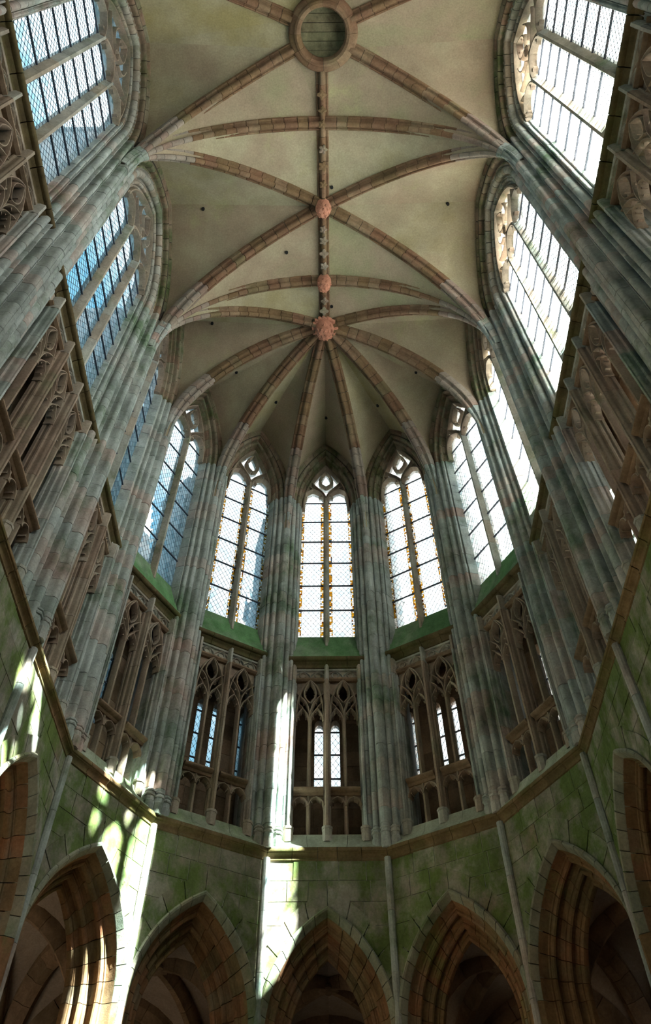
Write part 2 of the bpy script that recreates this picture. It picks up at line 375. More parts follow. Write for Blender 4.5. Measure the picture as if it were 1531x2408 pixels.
def arcade(ln, tl, tr, h, rise, zs, straight):
    tm = T()
    ar = Arch(h, rise, zs)
    HL = ln / 2 - 0.005
    ztop = 9.46
    # solid heart of the wall behind the facing stones
    n = 14; om = 0.10
    for side in (-1, 1):
        pl = [ar.pt(om, i / n, side) for i in range(n + 1)]
        poly = [(side * HL, zs)] + ([(pl[0][0], pl[0][1])] if abs(pl[0][0]) < HL else []) + [p for p in pl if abs(p[0]) < HL] + [(0, ztop), (side * HL, ztop)]
        tm.add('wall_core', slab_uz(poly, 0.03, 0.6), 'pale_mortar', kind='stuff')
    # ring of wall voussoirs
    nv = 6 if not straight else 9
    for side in (-1, 1):
        for i in range(nv):
            a0, a1 = i / nv + 0.004, (i + 1) / nv - (0.004 if i < nv - 1 else 0.002)
            dp = 0.26 + 0.10 * random.random()
            pts = [ar.pt(0.02, a0 + (a1 - a0) * j / 3, side) for j in range(4)] + [ar.pt(dp, a1 + (a0 - a1) * j / 3, side) for j in range(4)]
            if min(abs(p[0]) for p in pts) > HL: continue
            pts = [(max(-HL, min(HL, u)), z) for u, z in pts]
            if abs(area2(pts)) < 0.01: continue
            tm.add('arch_stone', slab_uz(pts, 0.0 + 0.006 * random.random(), 0.06), 'ashlar', smooth=0)
    # coursed ashlar
    z = ztop; 
    while z > zs:
        hgt = 0.30 + 0.14 * random.random(); z0 = max(zs, z - hgt)
        cuts = [-HL]
        while cuts[-1] < HL - 0.75: cuts.append(cuts[-1] + 0.35 + 0.45 * random.random())
        cuts.append(HL)
        if z0 < ar.apex(0.2): cuts = sorted(set([c for c in cuts if abs(c) > 0.12] + [0.0]))
        for a, b in zip(cuts, cuts[1:]):
            side = 1 if (a + b) / 2 > 0 else -1
            lo, hi = (a, b) if side > 0 else (-b, -a)
            if z0 >= ar.apex(0.2): lo, hi = a, b; side = 1
            left = []
            zz = [z0 + 0.006 + (z - z0 - 0.012) * j / 4 for j in range(5)]
            ok = False; poly = []
            for q in zz:
                ua = ar.u_at(q, 0.2) if z0 < ar.apex(0.2) else -9
                poly.append((max(lo + 0.007, ua), q))
            if min(p[0] for p in poly) >= hi - 0.03: continue
            poly = [(min(hi - 0.007, u), q) for u, q in poly] + [(hi - 0.007, zz[-1]), (hi - 0.007, zz[0])]
            if abs(area2(poly)) < 0.012: continue
            poly = [(side * u, q) for u, q in poly]
            tm.add('stone', slab_uz(poly, 0.012 + 0.012 * random.random(), 0.055), 'ashlar', smooth=0)
        z = z0
    # the moulded orders of the arch
    k = 1.0 if not straight else 1.5
    ring_of(tm, ar, ORD1, int(9 * k), 'hood_stone', 'hood_stone')
    ring_of(tm, ar, ORD2, int(7 * k), 'voussoir', 'order_stone')
    ring_of(tm, ar, ORD3, int(7 * k), 'voussoir', 'order_stone')
    # piers below the springing
    for side in (-1, 1):
        prof = []
        for pr in (ORD1, ORD2, ORD3):
            q = [(side * (h + o), w) for o, w in pr]
            zc = zs
            while zc > 0.01:
                z0 = max(0, zc - 1.1)
                tm.add('pier_course', prism(q, z0 + 0.004, zc - 0.004), 'order_stone'); zc = z0
    return tm
AT = {'apse': arcade(A1, T15, T15, 1.085, 1.93, 6.6, False), 'apse3': arcade(LEN3, 0, 0, 1.16, 1.98, 6.6, False),
      'side': arcade(Y4 - Y5, 0, 0, 1.93, 2.6, 5.9, True), 'sideb': arcade(Y5 - Y6, 0, 0, 1.86, 2.6, 5.9, True)}
for k in ORDER:
    loc, rz = bayframe(k)
    place(AT[BAYS[k][5]], 'wall_' + SIDE[k], 'mossy ashlar wall over a moulded pointed arch ' + POS[k], 'wall', loc, rz, 0, 'structure')

# ================================================================== string course with its sloping top
STR = [(0.05, 9.40), (0.02, 9.405), (0.0, 9.42), (-0.002, 9.44), (0.018, 9.452), (0.012, 9.49), (-0.005, 9.52), (-0.035, 9.54), (-0.04, 9.555), (-0.06, 9.562), (-0.066, 9.58), (-0.062, 9.61), (-0.045, 9.64), (0.05, 9.64)]
SLO = [(-0.045, 9.642), (0.0, 9.70), (0.10, 9.79), (0.18, 9.95), (0.21, 10.04), (0.50, 10.04), (0.50, 9.642)]
STT = {}
for k in ORDER:
    a, yc, ln, tl, tr, kd = BAYS[k]
    key = (kd, tl, tr)
    if key not in STT:
        tm = T(); ul, ur = mit(0, ln, tl, tr)
        n = 5 if kd.startswith('apse') else 9
        cuts = [0] + [(i + 0.3 * (random.random() - 0.5)) / n for i in range(1, n)] + [1]
        for i in range(n):
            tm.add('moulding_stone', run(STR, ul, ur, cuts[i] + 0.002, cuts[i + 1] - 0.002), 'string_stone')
        m = 3 if n == 5 else 6
        for i in range(m):
            tm.add('sloping_stone', run(SLO, ul, ur, i / m + 0.0015, (i + 1) / m - 0.0015), 'ledge_stone')
        tm.add('mortar_core', run([(0.06, 9.41), (0.02, 9.55), (0.02, 9.64), (0.20, 9.80), (0.26, 10.0), (0.45, 10.0), (0.45, 9.41)], ul, ur), 'mortar', kind='stuff')
        STT[key] = tm
    loc, rz = bayframe(k)
    place(STT[key], 'trim_%d' % (ORDER.index(k) + 1), 'ochre string course with mossy sloping top ' + POS[k], 'ledge', loc, rz, 9.4, 'structure')

# ================================================================== clustered piers
def roll(cx, cy, r, mid, n=7, half=100):
    return [(cx + r * cos(radians(mid - half + 2 * half * i / n)), cy + r * sin(radians(mid - half + 2 * half * i / n))) for i in range(n + 1)]
def half_profile(E, front=True):
    p = []
    if front: p += [(0.0, -0.10), (0.035, -0.10), (0.04, -0.085)] + roll(0.02, -0.02, 0.075, 315, 5, 55)[1:] + [(0.10, 0.035)]
    else: p += [(0.0, 0.04), (0.10, 0.045)]
    if E < 0.6:
        k = E - .3975
        p += [(0.112, 0.075)] + roll(0.17, 0.085, 0.055, 290, 7, 100) + [(0.225, 0.175)] + roll(0.28, 0.195, 0.045, 300, 6, 95) + [(0.315, 0.265), (0.335, 0.25), (0.35 + k, 0.25), (0.36 + k, 0.28), (E - 0.02, 0.37), (E, WG - 0.03), (E, 0.62)]
    else:
        s = (E - 0.1) / 0.74
        q = [(0.125, 0.10), (0.15, 0.055), (0.17, 0.05)] + roll(0.24, 0.095, 0.062, 285, 7, 105) + [(0.30, 0.20), (0.34, 0.215), (0.365, 0.15), (0.39, 0.145), (0.405, 0.16), (0.425, 0.25)] + roll(0.52, 0.245, 0.09, 290, 9, 105) + [(0.61, 0.35), (0.635, 0.345), (0.645, 0.285), (0.665, 0.28)] + roll(0.715, 0.325, 0.042, 295, 6, 95) + [(0.755, 0.395), (0.775, 0.36), (0.80, 0.37), (0.83, WG - 0.03), (0.84, 0.62)]
        p += [(0.1 + (x - 0.1) * s, y) for x, y in q]
    return p
def full_profile(Er, El, br, bl, front=True):
    """br/bl: half bend angle to the faces on the right / left; local x tangent, y outward"""
    R = [(e * cos(br) + w * sin(br), -e * sin(br) + w * cos(br)) for e, w in half_profile(Er, front)]
    Lp = [(-(e * cos(bl) + w * sin(bl)), -e * sin(bl) + w * cos(bl)) for e, w in half_profile(El, front)]
    return Lp[::-1][:-1] + R      # left jamb -> front -> right jamb (open at the back, closes straight)
EA, E3, ES = A1 / 2 - 0.70, LEN3 / 2 - 0.745, (Y4 - Y5) / 2 - 1.17
ESB = (Y5 - Y6) / 2 - 1.17
B15 = radians(15)
ZW = 20.6
def pier(Er, El, br, bl, seed):
    rnd = random.Random(seed)
    tm = T()
    fp, np_ = full_profile(Er, El, br, bl), full_profile(Er, El, br, bl, False)
    z = 9.70
    while z < ZW - 0.02:
        h = 0.30 + 0.13 * rnd.random()
        z1 = min(z + h, ZW)
        if z < ZSP < z1: z1 = ZSP
        if ZW - z1 < 0.12: z1 = ZW
        dx, dy = (rnd.random() - 0.5) * 0.008, (rnd.random() - 0.5) * 0.008
        prof = fp if z < ZSP - 0.01 else np_
        tm.add('stone', prism([(x + dx, y + dy) for x, y in prof], z + 0.004, z1 - 0.004), 'pier_stone')
        z = z1
    tm.add('mortar_core', prism([(np_[0][0] * .88, np_[0][1] - .02), (np_[0][0] * .88, np_[0][1] - .08), (-.05, .28), (.05, .28), (np_[-1][0] * .88, np_[-1][1] - .08), (np_[-1][0] * .88, np_[-1][1] - .02)], 9.66, ZW), 'mortar', kind='stuff')
    # little shaft bases standing on the sloping ledge
    for ex, sgn, bb in ((0.0, 1, 0), (0.165, 1, br), (0.165, -1, bl)):
        px, py = sgn * (ex * cos(bb) + 0.06 * sin(bb)), -ex * sin(bb) + (0.06 if ex else -0.02) * cos(bb)
        rings = []
        for zz, r in ((9.62, 0.098), (9.83, 0.098), (9.85, 0.082), (9.92, 0.082), (9.93, 0.104), (9.955, 0.108), (9.975, 0.092), (10.0, 0.085), (10.01, 0.104), (10.03, 0.104), (10.06, 0.08)):
            rings.append([(px + r * cos(pi / 8 + i * pi / 4), py + r * sin(pi / 8 + i * pi / 4), zz) for i in range(8)])
        tm.add('shaft_base', loft(rings), 'pier_stone')
    # slender shaft running on down the arcade wall
    q = [(0.062 * cos(i * pi / 5), -0.015 + 0.062 * sin(i * pi / 5)) for i in range(10)]
    z = 9.45
    while z > 0.1:
        z0 = max(0, z - (0.55 + 0.5 * rnd.random()))
        tm.add('shaft_drum', prism(q, z0 + 0.004, z - 0.004), 'pier_stone'); z = z0
    return tm
VPOS = {}
for s in (-1, 1):
    for k in (1, 2, 3):
        a = radians(15 + 30 * (k - 1)) * s; R = AP / cos(B15)
        VPOS[(s, k)] = ((R * sin(a), YC + R * cos(a), 0), -a)
    for k, y in ((4, Y4), (5, Y5), (6, Y6)): VPOS[(s, k)] = ((s * AP, y, 0), -s * pi / 2)
PT = {}
NTH = {1: 'framing the central apse window', 2: 'second from the apse centre', 3: 'third from the apse centre', 4: 'where the apse meets the side wall', 5: 'between the two side wall windows', 6: 'nearest the camera at the corner of the frame'}
for (s, k), (loc, rz) in VPOS.items():
    # right / left as seen from inside the church
    if k <= 2: key = (EA, EA, B15, B15)
    elif k == 3: key = (E3, EA, B15, B15) if s > 0 else (EA, E3, B15, B15)
    elif k == 4: key = (ES, E3, 0, 0) if s > 0 else (E3, ES, 0, 0)
    elif k == 5: key = (ESB, ES, 0, 0) if s > 0 else (ES, ESB, 0, 0)
    else: key = (ESB, ESB, 0, 0)
    if key not in PT: PT[key] = pier(*key, seed=len(PT))
    place(PT[key], 'clustered_pier', 'tall %s clustered granite pier, %s' % ('right' if s > 0 else 'left', NTH[k]), 'pier', loc, rz, 0.0, group='clustered piers of the choir')

# ================================================================== clerestory windows
def cusps(tm, pts, idx, toward, w0, w1, mat, parent=None, size=0.06):
    for i in idx:
        u, z = pts[i]; a, b = pts[max(0, i - 1)], pts[min(len(pts) - 1, i + 1)]
        tx, tz = b[0] - a[0], b[1] - a[1]; l = hypot(tx, tz); tx /= l; tz /= l
        dx, dz = toward[0] - u, toward[1] - z; l = hypot(dx, dz); dx /= l; dz /= l
        q = [(u - tx * size * 1.1, z - tz * size * 1.1), (u + dx * size * 0.55 - tx * size * .25, z + dz * size * 0.55 - tz * size * .25), (u + dx * size * 1.25, z + dz * size * 1.25), (u + dx * size * 0.55 + tx * size * .25, z + dz * size * 0.55 + tz * size * .25), (u + tx * size * 1.1, z + tz * size * 1.1)]
        tm.add('cusp', slab_uz(q, w0, w1), mat, parent)
def lattice(x0, x1, z0, z1, w):
    """lead strips of diamond quarries with solder dots at the crossings"""
    V, Fs = [], []; h = 0.0022
    def strip(a, b):
        dx, dz = b[0] - a[0], b[1] - a[1]; l = hypot(dx, dz)
        if l < 0.01: return
        nx, nz = -dz / l * h, dx / l * h; o = len(V)
        for (u, z) in (a, b):
            V.extend([(u + nx, w - .004, z + nz), (u - nx, w - .004, z - nz), (u - nx, w + .004, z - nz), (u + nx, w + .004, z + nz)])
        for i in range(4): Fs.append((o + i, o + (i + 1) % 4, o + 4 + (i + 1) % 4, o + 4 + i))
    for sg in (1, -1):
        # lines a +- c = integer with a = x/QW, c = z/QH
        lo = min(x / QW + sg * z / QH for x in (x0, x1) for z in (z0, z1)); hi = max(x / QW + sg * z / QH for x in (x0, x1) for z in (z0, z1))
        for i in range(math.ceil(lo), math.floor(hi) + 1):
            pts = []
            for x in (x0, x1):
                z = sg * (i - x / QW) * QH
                if z0 <= z <= z1: pts.append((x, z))
            for z in (z0, z1):
                x = (i - sg * z / QH) * QW
                if x0 < x < x1: pts.append((x, z))
            if len(pts) >= 2: strip(pts[0], pts[1])
    n0 = math.ceil((x0 / QW) * 2); n1 = math.floor((x1 / QW) * 2)
    for i in range(n0, n1 + 1):
        for j in range(math.ceil(z0 / QH * 2), math.floor(z1 / QH * 2) + 1):
            if (i + j) % 2: continue
            x, z = i * QW / 2, j * QH / 2; d = 0.0085; o = len(V)
            for ww in (w - .006, w + .006): V.extend([(x - d, ww, z), (x, ww, z - d), (x + d, ww, z), (x, ww, z + d)])
            Fs.extend([(o, o + 1, o + 2, o + 3), (o + 7, o + 6, o + 5, o + 4)] + [(o + q, o + 4 + q, o + 4 + (q + 1) % 4, o + (q + 1) % 4) for q in range(4)])
    return V, Fs
def frame_strip(x0, x1, z0, z1, w, bw):
    o = []
    for a in ((x0 + bw, z0, z1), (x1 - bw, z0, z1)): o.append(box(a[0] - .003, a[0] + .003, w - .005, w + .005, a[1], a[2]))
    zz = z0
    while zz < z1:
        for xa in (x0, x1 - bw): o.append(box(xa, xa + bw, w - .004, w + .004, zz - .0025, zz + .0025))
        zz += 0.06
    return join(*o)
PANES = {}
def clerestory(hw, nl, zb, zspr, npan, arise, lrise, mh, border):
    tm = T(); w = WG
    lw = (2 * hw - (nl - 1) * 2 * mh) / nl
    ar = Arch(hw, arise, ZW)
    centres = [-hw + lw / 2 + i * (lw + 2 * mh) for i in range(nl)]
    ph = (zspr - zb) / npan
    # mullions with a weathered foot on the sill
    for i in range(nl - 1):
        u = centres[i] + lw / 2 + mh
        pr = [(u - mh, w + .10), (u - mh, w - .03), (u - mh * .55, w - .09), (u - mh * .3, w - .15), (u + mh * .3, w - .15), (u + mh * .55, w - .09), (u + mh, w - .03), (u + mh, w + .10)]
        z = zb - 0.42
        cuts = [z]
        while cuts[-1] < zspr + .1: cuts.append(cuts[-1] + 0.75 + 0.5 * random.random())
        cuts[-1] = zspr + .12
        for a, b in zip(cuts, cuts[1:]): tm.add('mullion_stone', prism(pr, a + .003, b - .003), 'jamb_stone')
    # saddle bars
    for i, c in enumerate(centres):
        for j in range(npan + 1):
            if j == 0: continue
            z = zb + j * ph
            tm.add('saddle_bar', box(c - lw / 2 - .01, c + lw / 2 + .01, w - .035, w - .005, z - .017, z + .017), 'iron', smooth=0)
    # glazed panels
    for i, c in enumerate(centres):
        for j in range(npan):
            z0 = zb + j * ph
            key = (lw, ph, border)
            if key not in PANES:
                bw = 0.075 if border else 0
                V = [(-lw / 2, 0, 0), (lw / 2, 0, 0), (lw / 2, 0, ph), (-lw / 2, 0, ph)]
                lead = lattice(-lw / 2 + bw, lw / 2 - bw, 0, ph, 0.0)
                if border:
                    gl = mesh('pane', [(-lw / 2 + bw, 0, 0), (lw / 2 - bw, 0, 0), (lw / 2 - bw, 0, ph), (-lw / 2 + bw, 0, ph)], [(0, 1, 2, 3)], 'quarry_glass', 0)
                    bl = mesh('border_glass', [(-lw / 2, 0, 0), (-lw / 2 + bw, 0, 0), (-lw / 2 + bw, 0, ph), (-lw / 2, 0, ph), (lw / 2 - bw, 0, 0), (lw / 2, 0, 0), (lw / 2, 0, ph), (lw / 2 - bw, 0, ph)], [(0, 1, 2, 3), (4, 5, 6, 7)], 'border_glass', 0)
                    fs = frame_strip(-lw / 2, lw / 2, 0, ph, 0, bw); ld = mesh('leading', *join(lead, fs), 'lead', 0)
                else:
                    gl = mesh('pane', V, [(0, 1, 2, 3)], 'quarry_glass', 0); bl = None; ld = mesh('leading', *lead, 'lead', 0)
                PANES[key] = (gl, bl, ld)
            gl, bl, ld = PANES[key]
            tm.p.append(('pane', gl, ('at', (c, w, z0)), None, None)); pi_ = len(tm.p) - 1
            tm.p.append(('leading', ld, pi_, 'stuff', None))
            if bl: tm.p.append(('coloured_border', bl, pi_, 'stuff', None))
    # glass of the traceried head
    n = 10
    zz = [zspr + (ar.apex() - zspr) * sin(i / n * pi / 2) for i in range(n + 1)]
    poly = [(max(0, ar.u_at(z)), z) for z in zz] + [(-max(0, ar.u_at(z)), z) for z in zz[:-1]][::-1]
    V = [(u, w, z) for u, z in poly]
    hp = tm.add('head_pane', (V, [tuple(range(len(V)))]), 'quarry_glass', smooth=0)
    # tracery
    w0, w1 = w - .15, w + .10; M = 'tracery_stone'
    ar2 = ar
    for side in (-1, 1):
        tm.add('tracery_bar', bar([ar2.pt(-.03, i / 10, side) for i in range(11)], .09, w0, w1), M)
    for i, c in enumerate(centres):
        pts = pointed(lw / 2 + mh * .6, lrise, zspr, c, 7)
        tm.add('tracery_bar', bar(pts, .075, w0, w1), M)
        cusps(tm, pts, (3, 7, len(pts) - 8, len(pts) - 4) if False else (3, len(pts) - 4), (c, zspr + lrise * .2), w0 + .05, w1 - .03, M, size=.105)
    B = lambda *p, n=7: tm.add('tracery_bar', bar(bez(*p, n=n), .07, w0 + .01, w1), M)
    zt = zspr; H = arise
    if nl == 2:
        for s in (-1, 1):
            B((0, zt + .12), (s * .02, zt + .45), (s * .20, zt + .55), (s * hw * .62, zt + .95))
            B((0, zt + .72), (s * .30, zt + .95), (s * .22, zt + 1.2), (0, zt + 1.62))
            B((s * hw * .55, zt + lrise), (s * hw * .6, zt + .75), (s * hw * .80, zt + .70), (s * hw * .86, zt + .72))
            q = bez((0, zt + .72), (s * .30, zt + .95), (s * .22, zt + 1.2), (0, zt + 1.62), n=8)
            cusps(tm, q, (3, 6), (0, zt + 1.1), w0 + .05, w1 - .03, M, size=.07)
    else:
        m1 = centres[0] + lw / 2 + mh
        for s in (-1, 1):
            B((s * m1, zt + .1), (s * m1, zt + .5), (s * .40, zt + .8), (0, zt + 1.15))
            B((s * m1, zt + .1), (s * m1, zt + .55), (s * .62, zt + .75), (s * .80, zt + 1.05))
            B((0, zt + 1.15), (s * .35, zt + 1.35), (s * .25, zt + 1.65), (0, zt + 2.05))
            B((s * .80, zt + lrise), (s * .84, zt + .75), (s * .93, zt + .8), (s * .96, zt + .86))
            B((s * .2, zt + .98), (s * .45, zt + 1.05), (s * .5, zt + 1.3), (s * .42, zt + 1.62))
            q = bez((0, zt + 1.15), (s * .35, zt + 1.35), (s * .25, zt + 1.65), (0, zt + 2.05), n=8)
            cusps(tm, q, (3, 6), (0, zt + 1.6), w0 + .05, w1 - .03, M, size=.08)
    # solid stone around the head of the opening (wall above the window)
    return tm, ar
def place_win(tm, name, label, loc, rz, base):
    e = bpy.data.objects.new(name, None); COL.objects.link(e)
    e.location = (loc[0], loc[1], base); e.rotation_euler.z = rz; e['label'] = label; e['category'] = 'window'; e['kind'] = 'structure'
    obs = []
    for nm, me, par, kd, lb in tm.p:
        o = bpy.data.objects.new(nm, me); COL.objects.link(o)
        if par is None: o.parent = e; o.location = (0, 0, -base)
        elif isinstance(par, tuple): o.parent = e; x = par[1]; o.location = (x[0], x[1], x[2] - base)
        else: o.parent = obs[par]
        if kd: o['kind'] = kd
        obs.append(o)
    return e
ZB = 15.43
CW = {'apse_b': clerestory(0.706, 2, ZB, 20.95, 6, 2.28, .58, .078, True), 'apse': clerestory(0.706, 2, ZB, 20.95, 6, 2.28, .58, .078, False),
      'apse3': clerestory(0.75, 2, ZB, 20.95, 6, 2.28, .58, .078, False), 'side': clerestory(1.17, 3, ZB, 20.45, 7, 2.2, .55, .088, False)}
# arch mouldings round the head, from the glass to the wall face
def head_arch(ar, E, ln):
    """the jamb mouldings of the piers carried on round the pointed head"""
    tm = T(); small = E < .6
    pts = [(E - e, w) for e, w in half_profile(E, False) if e >= .1][:-1]
    sc = (E - .1) / .74
    cut = (E - .225, E - .322) if small else (E - (.1 + .315 * sc), E - (.1 + .54 * sc))
    groups = ([p for p in pts if p[0] >= cut[0] - 1e-6], [p for p in pts if cut[1] - .02 <= p[0] <= cut[0] + .02], [p for p in pts if p[0] <= cut[1] + 1e-6])
    nv = (6, 7, 7) if small else (9, 10, 11)
    for g, n, mt in zip(groups, nv, ('arch_moss_stone', 'arch_moss_stone' if small else 'jamb_stone', 'arch_moss_stone' if small else 'jamb_stone')):
        if len(g) < 2: continue
        ring_of(tm, ar, g + [(g[-1][0], .55), (g[0][0], .55)], n, 'voussoir', mt, core=None)
    o = E - .1
    ring_of(tm, ar, [(o, .5), (o, .05), (o + .03, .03), (o + .05, .0), (o + .16, -.005), (o + .16, .5)], 5 if small else 8, 'voussoir', 'arch_moss_stone', core=None)
    for sd in (-1, 1): tm.add('mortar_core', ar.piece([(o - .03, .06), (o + .15, .012), (o + .24, .012), (o + .24, .50), (o - .03, .50)], 0, 1.002, sd, 10), 'dark_mortar', kind='stuff')
    o_ = .08; HLn = ln / 2 + .12; zt = 25.0; n = 12
    for side in (-1, 1):
        pl = [ar.pt(o_, i / n, side) for i in range(n + 1)]
        poly = [(side * HLn, ar.zs - .3), (side * (ar.h + o_), ar.zs - .3)] + pl + [(0, zt), (side * HLn, zt)]
        tm.add('wall_core', slab_uz(poly, 0.47, 0.70), 'dark_mortar', kind='stuff')
    return tm
HT = {}
for key, (tm, ar) in CW.items():
    if key == 'apse_b': continue
    HT[key] = head_arch(ar, {'apse': EA, 'apse3': E3, 'side': ES}[key], {'apse': A1, 'apse3': LEN3, 'side': Y4 - Y5}[key])
HT['sideb'] = head_arch(CW['side'][1], ESB, Y5 - Y6)
WPOS = {}
WDESC = {0: 'two-light pointed window with amber glass borders in the centre of the apse', -1: 'two-light window with amber borders just left of the central window',
         1: 'two-light window with amber borders just right of the central window', -2: 'plain leaded two-light window second to the left of the central one',
         2: 'plain leaded two-light window second to the right of the central one', -3: 'narrow sliver of leaded window third to the left of centre', 3: 'sunlit sliver of window third to the right of centre',
         'LA': 'three-light leaded window with bluish panes on the left wall beside the apse', 'RA': 'three-light sunlit window with leaded panes on the right wall beside the apse',
         'LB': 'large three-light window at the top left corner', 'RB': 'large dazzling white three-light window at the top right corner'}
for i, k in enumerate(ORDER):
    a, yc, ln, tl, tr, kd = BAYS[k]
    loc, rz = bayframe(k)
    if kd == 'apse': key = 'apse_b' if abs(k) <= 1 else 'apse'
    elif kd == 'apse3': key = 'apse3'
    else: key = 'side'
    if kd == 'sideb': loc = (loc[0], 2.38, 0)
    place_win(CW[key][0], 'window_%d' % (i + 1), WDESC[k], loc, rz, ZB)
    place(HT['sideb' if kd == 'sideb' else ('apse' if key == 'apse_b' else key)], 'window_arch', 'moulded pointed stone arch around the upper window ' + POS[k], 'arch', loc, rz, 20.0, group='window arches')

# ================================================================== triforium
ZO, ZR, ZL, ZA, ZF = 10.04, 11.0, 12.72, 13.86, 13.9
def triforium(nun, uw, ln, tl, tr):
    """nun units of width uw; screen plane w = .22-.42"""
    tm = T(); hw = nun * uw / 2; w0, w1 = .25, .40; M = 'tracery_stone'
    ul, ur = mit(0, ln, tl, tr)
    for i in range(nun + 1):
        u = -hw + i * uw; end = i in (0, nun); m = .078 if not end else .068
        hp = [(m, .40), (m, .355), (m * .78, .345), (m * .80, .315), (m * .95, .295), (m * .92, .265), (m * .62, .245), (m * .52, .21), (m * .58, .185), (m * .50, .155), (m * .30, .14), (m * .26, .115)]
        pr = [(u - x, y) for x, y in hp] + [(u + x, y) for x, y in hp[::-1]]
        cuts = [ZO - .08, ZR + .35, 12.3, ZA - .05] if not end else [ZO - .08, 10.6, 11.3, 12.0, 12.75, ZA - .05]
        for a, b in zip(cuts, cuts[1:]): tm.add('mullion_stone', prism(pr, a + .003, b - .003), M if not end else 'pier_stone')
        mm = .05
        tm.add('pilaster', prism([(u - mm, .40), (u - mm, .20), (u - .02, .125), (u + .02, .125), (u + mm, .20), (u + mm, .40)], ZA - .04, 14.24), 'jamb_stone')
        bs = [(u + .10 * cos(pi / 8 + q * pi / 4), .20 + .10 * sin(pi / 8 + q * pi / 4)) for q in range(8)]
        tm.add('mullion_base', join(prism(bs, 9.86, 10.12), prism([((x - u) * 1.12 + u, (y - .2) * 1.12 + .2) for x, y in bs], 10.12, 10.17)), 'jamb_stone')
    for i in range(nun):
        c = -hw + (i + .5) * uw; h = uw / 2 - .07; sh = h / 2
        # slender sub-mullion
        pr = [(c - .042, .385), (c - .042, .315), (c - .018, .255), (c + .018, .255), (c + .042, .315), (c + .042, .385)]
        tm.add('sub_mullion', prism(pr, ZO, ZL + .04), M)
        # handrail
        RP = [(.40, ZR - .10), (.24, ZR - .10), (.225, ZR - .085), (.21, ZR - .055), (.175, ZR - .045), (.145, ZR - .03), (.13, ZR - .01), (.13, ZR + .015), (.145, ZR + .035), (.19, ZR + .045), (.40, ZR + .02)]
        tm.add('handrail', run(RP, lambda w, c=c: c - uw / 2 + .075, lambda w, c=c: c + uw / 2 - .075), 'brown_stone')
        for s in (-1, 1):
            cc = c + s * (sh + .01)
            # arches of the parapet
            pts = pointed(sh, .19, ZR - .32, cc, 6)
            tm.add('parapet_arch', bar(pts, .05, .23, .40), M)
            sp = [(cc - sh - .01, ZR - .30)] + pts[1:-1] + [(cc + sh + .01, ZR - .30)]
            for sd in (-1, 1):
                q = [(cc + sd * (sh + .01), ZR - .32)] + [(u, z) for u, z in (pts[:7] if sd > 0 else pts[::-1][:7])] + [(cc, ZR - .09), (cc + sd * (sh + .01), ZR - .09)]
                tm.add('parapet_spandrel', slab_uz(q, .28, .38), M)
            cusps(tm, pts, (3, len(pts) - 4), (cc, ZR - .42), .26, .38, M, size=.055)
            # light heads
            lp = pointed(sh, .36, ZL, cc, 7)
            tm.add('tracery_bar', bar(lp, .05, w0, w1), M)
            cusps(tm, lp, (3, 6, len(lp) - 7, len(lp) - 4), (cc, ZL + .08), w0 + .04, w1 - .03, M, size=.06)
            B = lambda *p: tm.add('tracery_bar', bar(bez(*p), .045, w0, w1), M)
            # flowing tracery
            B((c, ZL + .02), (c, ZL + .42), (c + s * .06, ZL + .58), (c + s * h, ZL + .78))
            B((c, ZL + .52), (c + s * .20, ZL + .72), (c + s * .15, ZL + .92), (c, ZA + .01))
            B((cc, ZL + .36), (cc + s * .02, ZL + .46), (c + s * h * .8, ZL + .46), (c + s * h, ZL + .56))
            q = bez((c, ZL + .02), (c, ZL + .42), (c + s * .06, ZL + .58), (c + s * h, ZL + .78))
            cusps(tm, q, (5,), (c + s * h * .8, ZL + .45), w0 + .04, w1 - .03, M, size=.06)
            q = bez((c, ZL + .52), (c + s * .20, ZL + .72), (c + s * .15, ZL + .92), (c, ZA + .01))
            cusps(tm, q, (3, 5), (c, ZL + .8), w0 + .04, w1 - .03, M, size=.04)
            tm.add('tracery_bar', bar(bez((c + s * h, ZL), (c + s * (h + .01), ZL + .55), (c + s * h * .8, ZL + .95), (c, ZA + .02)), .05, w0 - .01, w1), M)
            q = [(c + s * h, ZL + .5)] + bez((c + s * h, ZL + .5), (c + s * h * .97, ZL + .75), (c + s * h * .6, ZL + 1.02), (c, ZA + .02), 6) + [(c + s * h, ZA + .04)]
            tm.add('spandrel', slab_uz(q, .335, .41), M)
    # frieze of little blind arches and cornice
    tm.add('lintel', run([(.46, ZA), (.27, ZA), (.22, ZA + .035), (.22, ZA + .07), (.46, ZA + .07)], lambda w: -hw - .12, lambda w: hw + .12), 'brown_stone')
    tm.add('frieze_slab', run([(.46, ZA + .07), (.30, ZA + .07), (.30, 14.26), (.46, 14.26)], lambda w: -hw - .16, lambda w: hw + .16), 'jamb_stone')
    tm.add('frieze_moulding', run([(.32, 14.155), (.25, 14.165), (.235, 14.20), (.32, 14.21)], lambda w: -hw - .05, lambda w: hw + .05), 'jamb_stone')
    for i in range(nun):
        for s in (-1, 1):
            c = -hw + (i + .5) * uw + s * (uw / 4 - .01); r = .075; zc = ZA + .175
            cir = arc(c, zc, r, 0, 2 * pi, 12)[:-1]
            tm.add('frieze_ring', bar(cir, .022, .255, .31, closed=True), 'jamb_stone')
            for sd in (-1, 1):
                tm.add('frieze_arch', bar([(c + sd * .175, ZA + .08), (c + sd * .15, ZA + .18), (c + sd * .08, ZA + .255), (c, ZA + .285)], .022, .25, .31), 'jamb_stone')
    e = ln / 2 - .14
    CP = [(.46, 14.26), (.30, 14.26), (.275, 14.265), (.265, 14.285), (.275, 14.30), (.27, 14.335), (.25, 14.365), (.215, 14.385), (.205, 14.405), (.165, 14.41), (.14, 14.43), (.13, 14.455), (.13, 14.50), (.16, 14.52), (.46, 14.52)]
